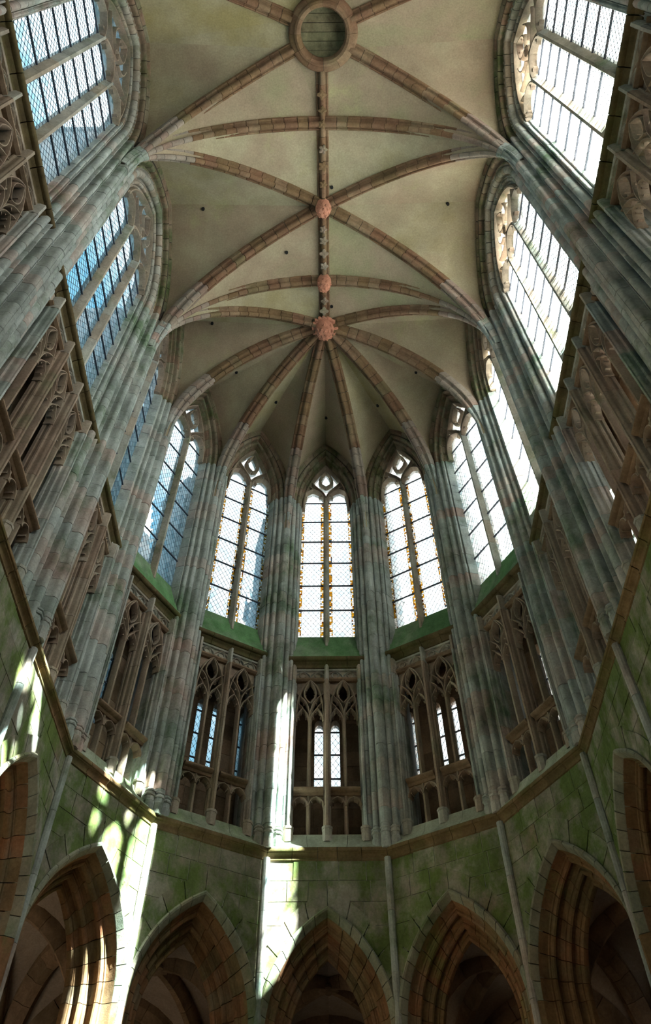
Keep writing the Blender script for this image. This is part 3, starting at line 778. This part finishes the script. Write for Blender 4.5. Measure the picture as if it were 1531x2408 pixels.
    n = 4 if nun == 2 else 6
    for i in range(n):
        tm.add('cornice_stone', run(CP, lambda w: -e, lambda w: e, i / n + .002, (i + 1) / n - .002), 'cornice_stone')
    return tm
def sill(ln, hw):
    tm = T(); e = ln / 2 - .15
    SP = [(.15, 14.522), (.19, 14.60), (WG - .03, ZB - .10), (WG - .02, ZB - .01), (WG + .18, ZB - .01), (WG + .18, 14.522)]
    n = 1 if ln < 3 else 3
    for i in range(n): tm.add('sill_stone', run(SP, lambda w: -e, lambda w: e, i / n + (.001 if i else 0), (i + 1) / n - (.001 if i < n - 1 else 0)), 'sill_stone')
    tm.add('sill_core', run([(.25, 14.45), (.25, 14.56), (WG + .02, ZB - .12), (WG + .17, ZB - .12), (WG + .17, 14.45)], lambda w: -e, lambda w: e), 'dark_mortar', kind='stuff')
    return tm
def trif_shell(nun, uw, ln, tl, tr):
    """wall passage behind the screen: floor, roof, back wall with slit windows"""
    tm = T(); ul, ur = mit(0, ln, tl, tr); wb = 1.10; hw = nun * uw / 2
    tm.add('passage_floor', run([(.40, 9.66), (.40, 10.03), (1.5, 10.03), (1.5, 9.66)], ul, ur), 'brown_stone')
    tm.add('passage_roof', run([(.40, 14.28), (.40, 14.50), (1.5, 14.50), (1.5, 14.28)], ul, ur), 'brown_stone')
    # back wall stones with openings
    ow, om = (.20, .085) if nun == 2 else (.30, .06)
    ops = []
    for i in range(nun - 1):
        c = -hw + (i + 1) * uw
        ops += [(c - om - ow, c - om), (c + om, c + om + ow)]
    z = 10.03; zb, zt = 11.42, 13.42
    L0, R0 = ul(wb), ur(wb)
    sl = hw + .085 if nun == 2 else hw - .03
    ops = [(-sl - .07, -sl + .07)] + ops + [(sl - .07, sl + .07)]
    while z < 14.27:
        z1 = min(z + .32 + .1 * random.random(), 14.28)
        if z < zb < z1: z1 = zb
        if z < zt < z1: z1 = zt
        inside = z >= zb - .01 and z1 <= zt + .01
        edges = [L0]
        if inside:
            for a, b in ops: edges += [a, b]
            edges.append(R0)
            segs = list(zip(edges[::2], edges[1::2]))
        else: segs = [(L0, R0)]
        for a, b in segs:
            n = max(1, round((b - a) / .55))
            cs = [a + (b - a) * j / n for j in range(n + 1)]
            for j in range(1, n): cs[j] += (random.random() - .5) * .2
            for p, q in zip(cs, cs[1:]):
                tm.add('stone', box(p + .003, q - .003, wb + .01 * random.random(), wb + .3, z + .003, z1 - .003), 'brown_stone', smooth=0)
        z = z1
    # mortar behind, leaving the slits open
    cols = [L0] + [x for o in ops for x in o] + [R0]
    for a, b in zip(cols[::2], cols[1::2]): tm.add('wall_core', box(a, b, wb + .03, wb + .28, zb, zt), 'dark_mortar', kind='stuff')
    tm.add('wall_core', box(L0, R0, wb + .03, wb + .28, 9.7, zb - .002), 'dark_mortar', kind='stuff'); tm.add('wall_core', box(L0, R0, wb + .03, wb + .28, zt, 14.3), 'dark_mortar', kind='stuff')
    # cross walls beside the piers
    for s, t_ in ((-1, tl), (1, tr)):
        e0 = s * (hw + .12); e1 = s * (ln / 2 + 1.1 * t_)
        tm.add('cross_wall', prism([(e0, .44), (s * (ln / 2 + .44 * t_), .44), (e1, 1.12), (s * (hw + .18), 1.12)], 10.0, 14.3), 'reveal_stone')
    # round heads, bars and glass of the slits
    for a, b in ops:
        c = (a + b) / 2; h = (b - a) / 2
        for s in (-1, 1):
            q = [(c + s * h, zt - .16)] + [(c + s * h * cos(x * pi / 12), zt - .16 + .15 * sin(x * pi / 12)) for x in range(1, 7)] + [(c, zt + .01), (c + s * (h + .01), zt + .01)]
            tm.add('slit_head', slab_uz(q, wb, wb + .25), 'brown_stone')
        pn = tm.add('pane', ([(a, wb + .17, zb), (b, wb + .17, zb), (b, wb + .17, zt), (a, wb + .17, zt)], [(0, 1, 2, 3)]), 'quarry_glass', smooth=0)
        tm.add('leading', lattice(a, b, zb, zt, wb + .165), 'lead', pn, 0, 'stuff')
        for j in range(1, 4): tm.add('saddle_bar', box(a - .01, b + .01, wb + .13, wb + .16, zb + (zt - zb) * (j * .305 - .03) - .014, zb + (zt - zb) * (j * .305 - .03) + .014), 'iron', smooth=0)
    return tm
TS = {'apse': triforium(2, .74, A1, T15, T15), 'apse3': triforium(2, .78, LEN3, 0, 0), 'side': triforium(3, .775, Y4 - Y5, 0, 0)}
SS = {'apse': sill(A1, .7), 'apse3': sill(LEN3, .75), 'side': sill(Y4 - Y5, 1.17)}
TB = {}
for i, k in enumerate(ORDER):
    a, yc, ln, tl, tr, kd = BAYS[k]
    loc, rz = bayframe(k)
    kk = 'side' if kd == 'sideb' else kd
    tloc = (loc[0], 2.38, 0) if kd == 'sideb' else loc
    place(TS[kk], 'triforium_screen', 'openwork triforium screen of cusped tracery ' + POS[k], 'screen', tloc, rz, 9.86, group='triforium screens')
    place(SS[kk], 'window_sill', 'steep mossy green sill under the upper window ' + POS[k], 'sill', tloc, rz, 14.52, group='mossy window sills')
    key = (kd, tl, tr)
    if key not in TB: TB[key] = trif_shell(2 if kk != 'side' else 3, {'apse': .74, 'apse3': .78, 'side': .775}[kk], ln, tl, tr)
    place(TB[key], 'wall_passage_' + SIDE[k], 'brown stone passage wall with slit windows behind the screen ' + POS[k], 'wall', loc, rz, 9.66, 'structure')

# ================================================================== vault
_rh = [(.02, -.005), (.045, .008), (.062, .035), (.06, .06), (.045, .08), (.052, .11), (.08, .132), (.112, .132), (.118, .12), (.143, .122), (.16, .147), (.155, .175), (.165, .19), (.165, .34)]
RIB = _rh + [(-x, y) for x, y in _rh[::-1]]
RIBH = ZKEY - ZSP
def rib_pts(D, H, t):
    """distance from the springing and height at parameter t (0 springing, 1 crown)"""
    a = t * pi / 2
    return D * (1 - cos(a)), ZSP + H * sin(a)
def rib_piece(prof, D, H, t0, t1, n=2):
    rings = []
    for i in range(n + 1):
        t_ = t0 + (t1 - t0) * i / n; a = t_ * pi / 2
        x, z = rib_pts(D, H, t_); tx, tz = D * sin(a), H * cos(a); l = hypot(tx, tz); tx /= l; tz /= l
        nx, nz = -tz, tx   # outwards and up, away from the church interior
        q = min(1, t_ / .30); q = q * q * (3 - 2 * q); ks, kb = .50 + .50 * q, .55 + .45 * q
        rings.append([(x + nx * b * kb, s * ks, z + nz * b * kb) for s, b in prof])
    return loft(rings, flip=False)
RC = {}
def rib_template(D, H, n):
    key = (round(D, 3), round(H, 3), n)
    if key in RC: return RC[key]
    tm = T()
    cuts = [0] + [(i + .35 * (random.random() - .5)) / n for i in range(1, n)] + [1]
    for i in range(n): tm.add('voussoir', rib_piece(RIB, D, H, cuts[i] + .0011, cuts[i + 1] - .0011), 'pier_stone' if i < n * .2 else ('springer_stone' if i < n * .42 else 'rib_stone'))
    tm.add('mortar_core', rib_piece([(-.025, .03), (.025, .03), (.03, .10), (.06, .16), (.13, .19), (.14, .33), (-.14, .33), (-.13, .19), (-.06, .16), (-.03, .10)], D, H, 0, 1, 16), 'dark_mortar', kind='stuff')
    RC[key] = tm
    return tm
def vrib(p0, p1, label, n=20, H=RIBH):
    dx, dy = p1[0] - p0[0], p1[1] - p0[1]; D = hypot(dx, dy)
    return place(rib_template(D, H, n), 'vault_rib', label, 'rib', (p0[0], p0[1], 0), atan2(dy, dx), 0.0, group='vault ribs')
YO, YA = 2.22, (Y4 + Y5) / 2
RO, RI = 0.80, 0.53
front = .095
KEY = (0, YC)
spr = {}
for (s, k), (loc, rz) in VPOS.items():
    x, y = loc[0], loc[1]
    d = hypot(x, y - YC) if k <= 3 else abs(x)
    if k <= 3: spr[(s, k)] = (x * (1 - front / d), YC + (y - YC) * (1 - front / d))
    else: spr[(s, k)] = (x - s * front, y)
spr_y7 = {s: (s * (AP - front), Y6) for s in (-1, 1)}
HAND = {-1: 'left', 1: 'right'}
for s in (-1, 1):
    for k, d in ((1, 'beside the central window'), (2, 'second from the central window'), (3, 'third from the central window'), (4, 'curving back to the side wall')):
        vrib(spr[(s, k)], KEY, 'brown %s rib of the apse vault %s' % (HAND[s], d))
    vrib(spr[(s, 4)], (0, Y4), 'brown %s half of the transverse arch before the apse' % HAND[s])
    vrib(spr[(s, 5)], (0, Y5), 'brown %s half of the transverse arch between the two vault bays' % HAND[s])
    vrib(spr[(s, 4)], (0, YA), 'diagonal rib rising from the %s apse corner to the second boss' % HAND[s])
    vrib(spr[(s, 5)], (0, YA), 'diagonal rib rising from the %s middle pier to the second boss' % HAND[s])
    for k, sg in ((5, 1), (6, -1)):
        e = spr[(s, k)]; dx, dy = -e[0], YO - e[1]; l = hypot(dx, dy); q = (l - .74) / l
        vrib(e, (e[0] + dx * q, e[1] + dy * q), 'diagonal rib running to the %s %s side of the round opening' % ('near' if sg < 0 else 'far', HAND[s]))
    vrib(spr[(s, 6)], (0, Y6), '%s half of the transverse arch above the camera, at the top edge' % HAND[s])
# ridge rib with carved ornament
tm = T()
RR = [(x * .95, z + ZKEY + .04) for x, z in RIB]
ya, yb = YO + RO - .02, YC - .1
n = 22
for i in range(n):
    y0, y1 = ya + (yb - ya) * i / n, ya + (yb - ya) * (i + 1) / n
    v = [(x, y0 + .004, z) for x, z in RR], [(x, y1 - .004, z) for x, z in RR]
    tm.add('ridge_stone', loft(v, flip=True), 'rib_stone')
rnd = random.Random(3)
def leaf(cx, cy, r, z, petals, seed):
    rings = []
    for a_, b_ in ((0.0, -.05), (.45, -.06), (1.0, -.035), (1.05, .0), (.9, .03)):
        rings.append([(cx + r * a_ * (1 + .25 * cos(petals * q * 2 * pi / 24)) * cos(q * 2 * pi / 24) + (1e-4 * cos(q) if a_ == 0 else 0), cy + r * a_ * (1 + .25 * cos(petals * q * 2 * pi / 24)) * sin(q * 2 * pi / 24), z + b_) for q in range(24)])
    return loft(rings)
for yy in (3.5, 3.85, Y5, 4.75, 5.15, 5.6, 6.75, 7.05, 7.4, 7.75, 8.75, 9.05):
    tm.add('carved_leaf', leaf((rnd.random() - .5) * .03, yy, .085 + .02 * rnd.random(), ZKEY + .03, 4 if rnd.random() < .5 else 5, 1), 'tracery_stone' if yy > 6.5 or rnd.random() < .4 else 'rib_stone')
place(tm, 'ridge_rib', 'carved ridge rib running along the crown of the vault', 'rib')
# bosses
def boss(r, zb, h, rim, seed, pointed_=True):
    rnd = random.Random(seed); tm = T()
    rings = []
    for f, zz in ((.15, -.30), (.55, -.27), (.86, -.17), (1.0, -.02), (1.0, .22)):
        rings.append([(r * f * cos(q * pi / 12), r * f * (1.05 if sin(q * pi / 12) < 0 else 1) * sin(q * pi / 12), zb + zz * h / .5) for q in range(24)])
    b = tm.add('boss_body', loft(rings), 'boss_stone')
    for i in range(20 if rim else 16):
        an = i * 2.399; rr = r * sqrt((i + .5) / (20 if rim else 16)) * .9
        zz = zb - .30 * h / .5 * sqrt(max(.02, 1 - (rr / r) ** 2)) - .0
        bd = leaf(rr * cos(an), rr * sin(an), r * .17, zz + .03, 5, i)
        tm.add('carved_leaf', bd, 'boss_stone')
    if rim:
        for i in range(16):
            a = i * pi / 8; x, y = r * 1.12 * cos(a), r * 1.12 * sin(a)
            tm.add('carved_rim_leaf', leaf(x, y, .075, zb + .06, 3, i), 'boss_stone')
        ringp = []
        for zz, f in ((.02, 1.0), (0.0, 1.18), (.05, 1.25), (.14, 1.22), (.2, 1.0)):
            ringp.append([(r * f * cos(q * pi / 12), r * f * sin(q * pi / 12), zb + zz) for q in range(24)])
        tm.add('boss_rim', loft(ringp), 'boss_stone')
    return tm
place(boss(.27, ZKEY + .0, .72, True, 1), 'roof_boss', 'large carved pinkish keystone where the apse ribs meet', 'boss', (0, YC, 0), 0, 0)
place(boss(.20, ZKEY + .0, .72, False, 2), 'roof_boss', 'leafy pinkish boss on the transverse arch beside the keystone', 'boss', (0, Y4, 0), 0, 0)
place(boss(.21, ZKEY + .0, .72, False, 3), 'roof_boss', 'carved pinkish boss at the crossing of four diagonal ribs', 'boss', (0, YA, 0), 0, 0)
# round opening
tm = T()
for i in range(12):
    a0, a1 = i * pi / 6 + .004, (i + 1) * pi / 6 - .004
    prof = [(RI, .02), (RI + .03, -.06), (RI + .09, -.09), (RI + .14, -.06), (RI + .16, .0), (RI + .22, .02), (RO, .07), (RO + .02, .16), (RO + .02, .40), (RI, .40)]
    rings = []
    for j in range(5):
        a = a0 + (a1 - a0) * j / 4
        rings.append([(r * cos(a), r * sin(a), ZKEY + z) for r, z in prof])
    tm.add('ring_stone', loft(rings, flip=True), 'rib_stone')
tm.add('mortar_core', loft([[(r * cos(a), r * sin(a), ZKEY + z) for r, z in ((RI + .02, .1), (RO - .02, .1), (RO - .02, .39), (RI + .02, .39))] for a in [i * pi / 12 for i in range(25)]], flip=True), 'dark_mortar', kind='stuff')
place(tm, 'oculus_ring', 'round moulded stone ring open in the crown of the vault', 'ring', (.035, YO, 0), 0, 0)
tm = T()
for i in range(8):
    y0 = -.76 + i * .19
    tm.add('plank', box(-.78, .78, y0 + .005, y0 + .185, ZKEY + .405 + .01 * random.random(), ZKEY + .45), 'oak_board', smooth=0)
tm.add('light_seal_sheet', box(-.85, .85, -.85, .85, ZKEY + .452, ZKEY + .50), 'unlit_black', smooth=0)  # unseen black sheet added to stop light leaking in over the planks
place(tm, 'plank_hatch', 'dark weathered planks closing the round vault opening', 'hatch', (.035, YO, 0), 0, 0)

# webs: ruled between two boundary curves at equal height
cl = T()
NT = 16
UP = .20
def rib_curve(p0, p1, H=RIBH):
    D = hypot(p1[0] - p0[0], p1[1] - p0[1]); o = []
    for i in range(NT + 1):
        t_ = i / NT; x, z = rib_pts(D, H, t_); f = x / D
        o.append((p0[0] + (p1[0] - p0[0]) * f, p0[1] + (p1[1] - p0[1]) * f, z + UP * (.25 + .75 * t_)))
    return o
def wall_curve(loc, rz, ar, off, side, base):
    """edge of the web along the wall arch; local frame -> world; starts at the springing"""
    o = []; z1 = ar.apex(off)
    for i in range(NT + 1):
        z = ZSP + (z1 - ZSP) * sin(i / NT * pi / 2)
        if i == NT: u = 0.0
        else: u = max(0.0, ar.u_at(z, off))
        u = min(u, base)
        x, w = side * u, .02
        c, s = cos(rz), sin(rz)
        o.append((loc[0] + x * c - w * s, loc[1] + x * s + w * c, z))
    return o
def web(A, B, m=6, bulge=.05):
    V, Fs = [], []
    for i in range(NT + 1):
        for j in range(m + 1):
            f = j / m; p = [A[i][q] + (B[i][q] - A[i][q]) * f for q in range(3)]
            p[2] += bulge * 4 * f * (1 - f) * sin(pi * i / NT)
            V.append(tuple(p))
    for i in range(NT):
        for j in range(m):
            a = i * (m + 1) + j; Fs.append((a, a + 1, a + m + 2, a + m + 1))
    return V, Fs
ARS = {k: CW[k][1] for k in CW}
for k in ORDER:
    a, yc, ln, tl, tr, kd = BAYS[k]
    loc, rz = bayframe(k)
    if kd == 'sideb': loc = (loc[0], 2.38, 0)
    ar = ARS['side' if kd.startswith('side') else kd]
    off = {'apse': EA, 'apse3': E3, 'side': ES, 'sideb': ESB}[kd] + .04
    for side in (-1, 1):
        F_ = wall_curve(loc, rz, ar, off, side, ln / 2 - .08)
        if kd == 'apse' or kd == 'apse3':
            # which pier: vertex on that side, as seen from inside
            if kd == 'apse':
                kk = {(-2, -1): (-1, 3), (-2, 1): (-1, 2), (-1, -1): (-1, 2), (-1, 1): (-1, 1), (0, -1): (-1, 1), (0, 1): (1, 1), (1, -1): (1, 1), (1, 1): (1, 2), (2, -1): (1, 2), (2, 1): (1, 3)}[(k, side)]
            else:
                kk = (-1, 4 if side < 0 else 3) if k < 0 else (1, 3 if side < 0 else 4)
            R_ = rib_curve(spr[kk], KEY)
        else:
            s = -1 if k[0] == 'L' else 1
            east = (side > 0) if s < 0 else (side < 0)
            if k[1] == 'A': R_ = rib_curve(spr[(s, 4 if east else 5)], (0, YA))
            else:
                e = spr[(s, 5 if east else 6)]; dx, dy = -e[0], YO - e[1]; l = hypot(dx, dy); q = (l - .74) / l
                R_ = rib_curve(e, (e[0] + dx * q, e[1] + dy * q))
                if east: wedge = [R_[-1]]
                else: wedge2 = R_[-1]
        cl.add('vault_web', web(F_, R_), 'vault_plaster', smooth=1.0)
        apex = F_[-1]
        if not isinstance(k, int) and k[1] == 'B':
            cl.add('vault_web', ([apex, R_[-1], (0.66 * (-1 if k[0] == 'L' else 1), YO, R_[-1][2])], [(0, 1, 2)]), 'vault_plaster', smooth=0)
for s in (-1, 1):
    # cells between the transverse arches and the diagonals
    for kk, ty, dk in ((4, Y4, YA), (5, Y5, YA)):
        cl.add('vault_web', web(rib_curve(spr[(s, kk)], (0, ty)), rib_curve(spr[(s, kk)], (0, dk))), 'vault_plaster', smooth=1.0)
    cl.add('vault_web', web(rib_curve(spr[(s, 4)], (0, Y4)), rib_curve(spr[(s, 4)], KEY)), 'vault_plaster', smooth=1.0)
    for kk, ty in ((5, Y5), (6, Y6)):
        e = spr[(s, kk)]; dx, dy = -e[0], YO - e[1]; l = hypot(dx, dy); q = (l - .74) / l
        Rr = rib_curve(e, (e[0] + dx * q, e[1] + dy * q)); Tt = rib_curve(e, (0, ty))
        cl.add('vault_web', web(Tt, Rr), 'vault_plaster', smooth=1.0)
        cl.add('vault_web', ([Tt[-1], Rr[-1], (0, YO + (.66 if kk == 5 else -.66), Rr[-1][2])], [(0, 1, 2)]), 'vault_plaster', smooth=0)
# bay overhead, behind the camera
for s in (-1, 1):
    A_ = rib_curve(spr[(s, 6)], (0, Y6)); B_ = [(x, Y7, z) for x, y, z in A_]
    cl.add('vault_web', web(A_, B_), 'vault_plaster', smooth=1.0)
# weep holes in the plaster: black plugs, the darkness inside painted on
def hole(x, y, z, r=.042):
    cl.add('weep_hole', loft([[(x + r * q_ * cos(q * pi / 6), y + r * q_ * sin(q * pi / 6), z + h) for q in range(12)] for h, q_ in ((-.055, 1.0), (.08, 1.0))]), 'unlit_black', smooth=0)
for hx, hy, hz in ((-3.234, 6.292, 23.721), (3.341, 6.228, 23.75), (-1.017, 7.361, 23.356), (.223, 5.704, 23.487), (.209, 8.972, 23.489), (-3.285, 9.517, 23.629), (-2.682, 11.045, 23.519),
                   (2.751, 11.103, 23.531), (-1.531, 12.073, 23.515), (1.625, 12.219, 23.507), (.02, 12.67, 23.555)):
    hole(hx, hy, hz)
place(cl, 'ceiling', 'stained cream plaster webs of the rib vault', 'ceiling', kind='structure', base=0)

# ================================================================== ambulatory behind the arcade
AT2 = {}
def ambulatory(ln, tl, tr):
    tm = T(); wi, wo = .62, 3.6; z0, zc = 5.4, 8.15
    L = lambda w: -ln / 2 - w * tl
    R = lambda w: ln / 2 + w * tr
    cen = (0.5 * (L(1.9) + R(1.9)), 1.9)
    cor = [(L(wi), wi), (R(wi), wi), (R(wo), wo), (L(wo), wo)]
    def crv(p, q, H):
        o = []
        for i in range(11):
            a = i / 10 * pi / 2; f = 1 - cos(a); o.append((p[0] + (q[0] - p[0]) * f, p[1] + (q[1] - p[1]) * f, z0 + H * sin(a)))
        return o
    H = zc - z0
    for p in cor:
        D = hypot(cen[0] - p[0], cen[1] - p[1]); an = atan2(cen[1] - p[1], cen[0] - p[0])
        for i in range(7):
            rings = []
            for j in range(3):
                a = (i + j / 2 + (.012 if j == 0 else (-.012 if j == 2 else 0))) / 7 * pi / 2
                x = D * (1 - cos(a)); z = z0 + H * sin(a); tx, tz = D * sin(a), H * cos(a); l = hypot(tx, tz); nx, nz = -tz / l, tx / l
                rings.append([(p[0] + (x + nx * b) * cos(an) - s * sin(an), p[1] + (x + nx * b) * sin(an) + s * cos(an), z + nz * b) for s, b in ((-.05, -.16), (.05, -.16), (.09, -.08), (.13, -.02), (.13, .1), (-.13, .1), (-.13, -.02), (-.09, -.08))])
            tm.add('rib_stone', loft(rings), 'brown_stone')
    tm.add('aisle_boss', leaf(cen[0], cen[1], .16, zc - .12, 4, 2), 'brown_stone')
    for i in range(4):
        p, q = cor[i], cor[(i + 1) % 4]
        mid = ((p[0] + q[0]) / 2, (p[1] + q[1]) / 2)
        Cp, Cq = crv(p, cen, H), crv(q, cen, H); Mp, Mq = crv(p, mid, H + .05), crv(q, mid, H + .05)
        for A_, B_ in ((Mp, Cp), (Mq, Cq)):
            V, Fs = [], []
            for a_, b_ in zip(A_, B_):
                for j in range(4): f = j / 3; V.append(tuple(a_[c] + (b_[c] - a_[c]) * f for c in range(3)))
            for a_ in range(10):
                for j in range(3): b = a_ * 4 + j; Fs.append((b, b + 1, b + 5, b + 4))
            tm.add('aisle_web', (V, Fs), 'aisle_plaster', smooth=1.0)
    # transverse arch at the left edge and wall arch outside
    for p, q in ((cor[0], cor[3]), (cor[3], cor[2])):
        mid = ((p[0] + q[0]) / 2, (p[1] + q[1]) / 2)
        for e in (p, q):
            D = hypot(mid[0] - e[0], mid[1] - e[1]); an = atan2(mid[1] - e[1], mid[0] - e[0])
            for i in range(7):
                rings = []
                for j in range(3):
                    a = (i + j / 2 + (.012 if j == 0 else (-.012 if j == 2 else 0))) / 7 * pi / 2
                    x = D * (1 - cos(a)); z = z0 + H * sin(a); tx, tz = D * sin(a), H * cos(a); l = hypot(tx, tz); nx, nz = -tz / l, tx / l
                    rings.append([(e[0] + (x + nx * b) * cos(an) - s * sin(an), e[1] + (x + nx * b) * sin(an) + s * cos(an), z + nz * b) for s, b in ((-.07, -.26), (.07, -.26), (.12, -.16), (.2, -.1), (.2, .1), (-.2, .1), (-.2, -.1), (-.12, -.16))])
                tm.add('arch_stone', loft(rings), 'brown_stone')
    # outer wall with a chapel opening
    a, b = L(wo), R(wo); q = (b - a) * .47
    for x0, x1, zz0, zz1 in ((a, a + q, 0, 8.6), (b - q, b, 0, 8.6), (a + q, b - q, 0, 2.2), (a + q, b - q, 6.2, 8.6)):
        tm.add('aisle_wall', box(x0, x1, wo, wo + .3, zz0, zz1), 'brown_stone', smooth=0)
    tm.add('aisle_roof', prism([(L(.6), .6), (R(.6), .6), (R(3.9), 3.9), (L(3.9), 3.9)], 8.9, 9.1), 'brown_stone', smooth=0)
    return tm
for k in (0, -1, 1, -2, 2, -3, 3):
    a, yc, ln, tl, tr, kd = BAYS[k]; key = (kd, tl, tr); loc, rz = bayframe(k)
    if key not in AT2: AT2[key] = ambulatory(ln, tl, tr)
    place(AT2[key], 'wall_ambulatory_' + SIDE[k], 'shadowy ribbed aisle vault seen through the arch ' + POS[k], 'aisle', loc, rz, 0, 'structure')
tm = T()
for s in (-1, 1): tm.add('aisle_wall', box(s * 7.6 - .15, s * 7.6 + .15, Y7, Y4, 0, 9), 'brown_stone', smooth=0); tm.add('aisle_roof', box(min(s * 4.7, s * 7.7), max(s * 4.7, s * 7.7), Y7, Y4, 8.9, 9.1), 'brown_stone', smooth=0)
place(tm, 'wall_aisles', 'outer walls of the side aisles, hidden behind the arcades', 'wall', kind='structure')
# ================================================================== walls of the bay behind the camera
tm = T()
for s in (-1, 1):
    tm.add('wall_core', box(min(s * AP, s * 4.7), max(s * AP, s * 4.7), Y7, Y6 - .6, 0, 15.0), 'pier_stone', smooth=0)
    tm.add('wall_core', box(min(s * AP, s * 4.7), max(s * AP, s * 4.7), Y7, Y6 - .6, 22.0, 24), 'pier_stone', smooth=0)
place(tm, 'wall_crossing', 'side walls of the bay overhead towards the crossing', 'wall', kind='structure')
tm = T()
tm.add('wall_core', box(-4.7, -1.6, Y7 - .6, Y7, 0, 24), 'pier_stone', smooth=0); tm.add('wall_core', box(1.6, 4.7, Y7 - .6, Y7, 0, 24), 'pier_stone', smooth=0)
tm.add('wall_core', box(-1.6, 1.6, Y7 - .6, Y7, 0, 24), 'pier_stone', smooth=0)  # infill of the open crossing arch, added to keep western light out
place(tm, 'wall_west', 'wall behind the camera, its crossing arch filled in to block light', 'wall', kind='structure')

# ================================================================== outer buttresses and pinnacles, glimpsed through the glass
def buttress(top):
    tm = T()
    z = 9.0
    while z < top - .1:
        z1 = min(top, z + 1.5); d = 1.8
        tm.add('stone', box(-.55, .55, .60, d, z + .004, z1 - .004), 'outer_stone', smooth=0); z = z1
    tm.add('coping', prism([(-.6, .6), (.6, .6), (.6, 1.86), (-.6, 1.86)], top, top + .2), 'outer_stone', smooth=0)
    return tm
def pinnacle():
    tm = T()
    def sq(h, z): return [(-h, -h, z), (h, -h, z), (h, h, z), (-h, h, z)]
    z = 8.5
    while z < 18.5:
        z1 = z + 1.0; tm.add('stone', loft([sq(.42, z + .004), sq(.42, z1 - .004)]), 'outer_stone', smooth=0); z = z1
    tm.add('moulded_band', loft([sq(.42, 18.5), sq(.5, 18.56), sq(.5, 18.66), sq(.40, 18.74)]), 'outer_stone', smooth=0)
    tm.add('stone', loft([sq(.36, 18.74), sq(.36, 19.9)]), 'outer_stone', smooth=0)
    for a in range(4):
        c, s_ = cos(a * pi / 2), sin(a * pi / 2)
        tri = [(-.40, 19.75), (.40, 19.75), (0, 20.75)]
        v = [(x * c - y * s_, x * s_ + y * c, z) for y in (-.46, -.33) for x, z in tri]
        tm.add('gablet', (v, [(0, 1, 2), (5, 4, 3), (0, 3, 4, 1), (1, 4, 5, 2), (2, 5, 3, 0)]), 'outer_stone', smooth=0)
    tm.add('spire', loft([sq(.34, 19.9), sq(.04, 22.9)]), 'outer_stone', smooth=0)
    for a in range(4):
        for i in range(5):
            f = .30 - .055 * i; zz = 20.3 + .5 * i; x, y = f * (1 if a in (0, 3) else -1), f * (1 if a < 2 else -1)
            tm.add('crocket', loft([[(x * 1.0 + .05 * cos(q * pi / 2), y + .05 * sin(q * pi / 2), zz - .06) for q in range(4)], [(x * 1.25 + .06 * cos(q * pi / 2), y * 1.25 + .06 * sin(q * pi / 2), zz + .05) for q in range(4)]]), 'outer_stone', smooth=0)
    tm.add('finial', loft([[(r * cos(q * pi / 4), r * sin(q * pi / 4), z) for q in range(8)] for r, z in ((.03, 22.85), (.11, 22.98), (.12, 23.05), (.04, 23.12), (.03, 23.3))]), 'outer_stone')
    return tm
BT, PN = {1: buttress(24.0), -1: buttress(20.0)}, pinnacle()
for (s, k), (loc, rz) in VPOS.items():
    if (s, k) != (-1, 6): place(BT[s], 'outer_buttress', '%s grey buttress outside the clustered pier %s' % (HAND[s], NTH[k]), 'buttress', loc, rz, 9.0, group='outer buttresses')
    if k <= 3:
        a = -rz
        place(PN, 'pinnacle', '%s grey pinnacle glimpsed through the glass behind the pier %s' % (HAND[s], {1: 'framing the centre', 2: 'second from centre', 3: 'third from centre'}[k]), 'pinnacle', (8.2 * sin(a), YC + 8.2 * cos(a), 0), rz, 8.5, group='outer pinnacles')
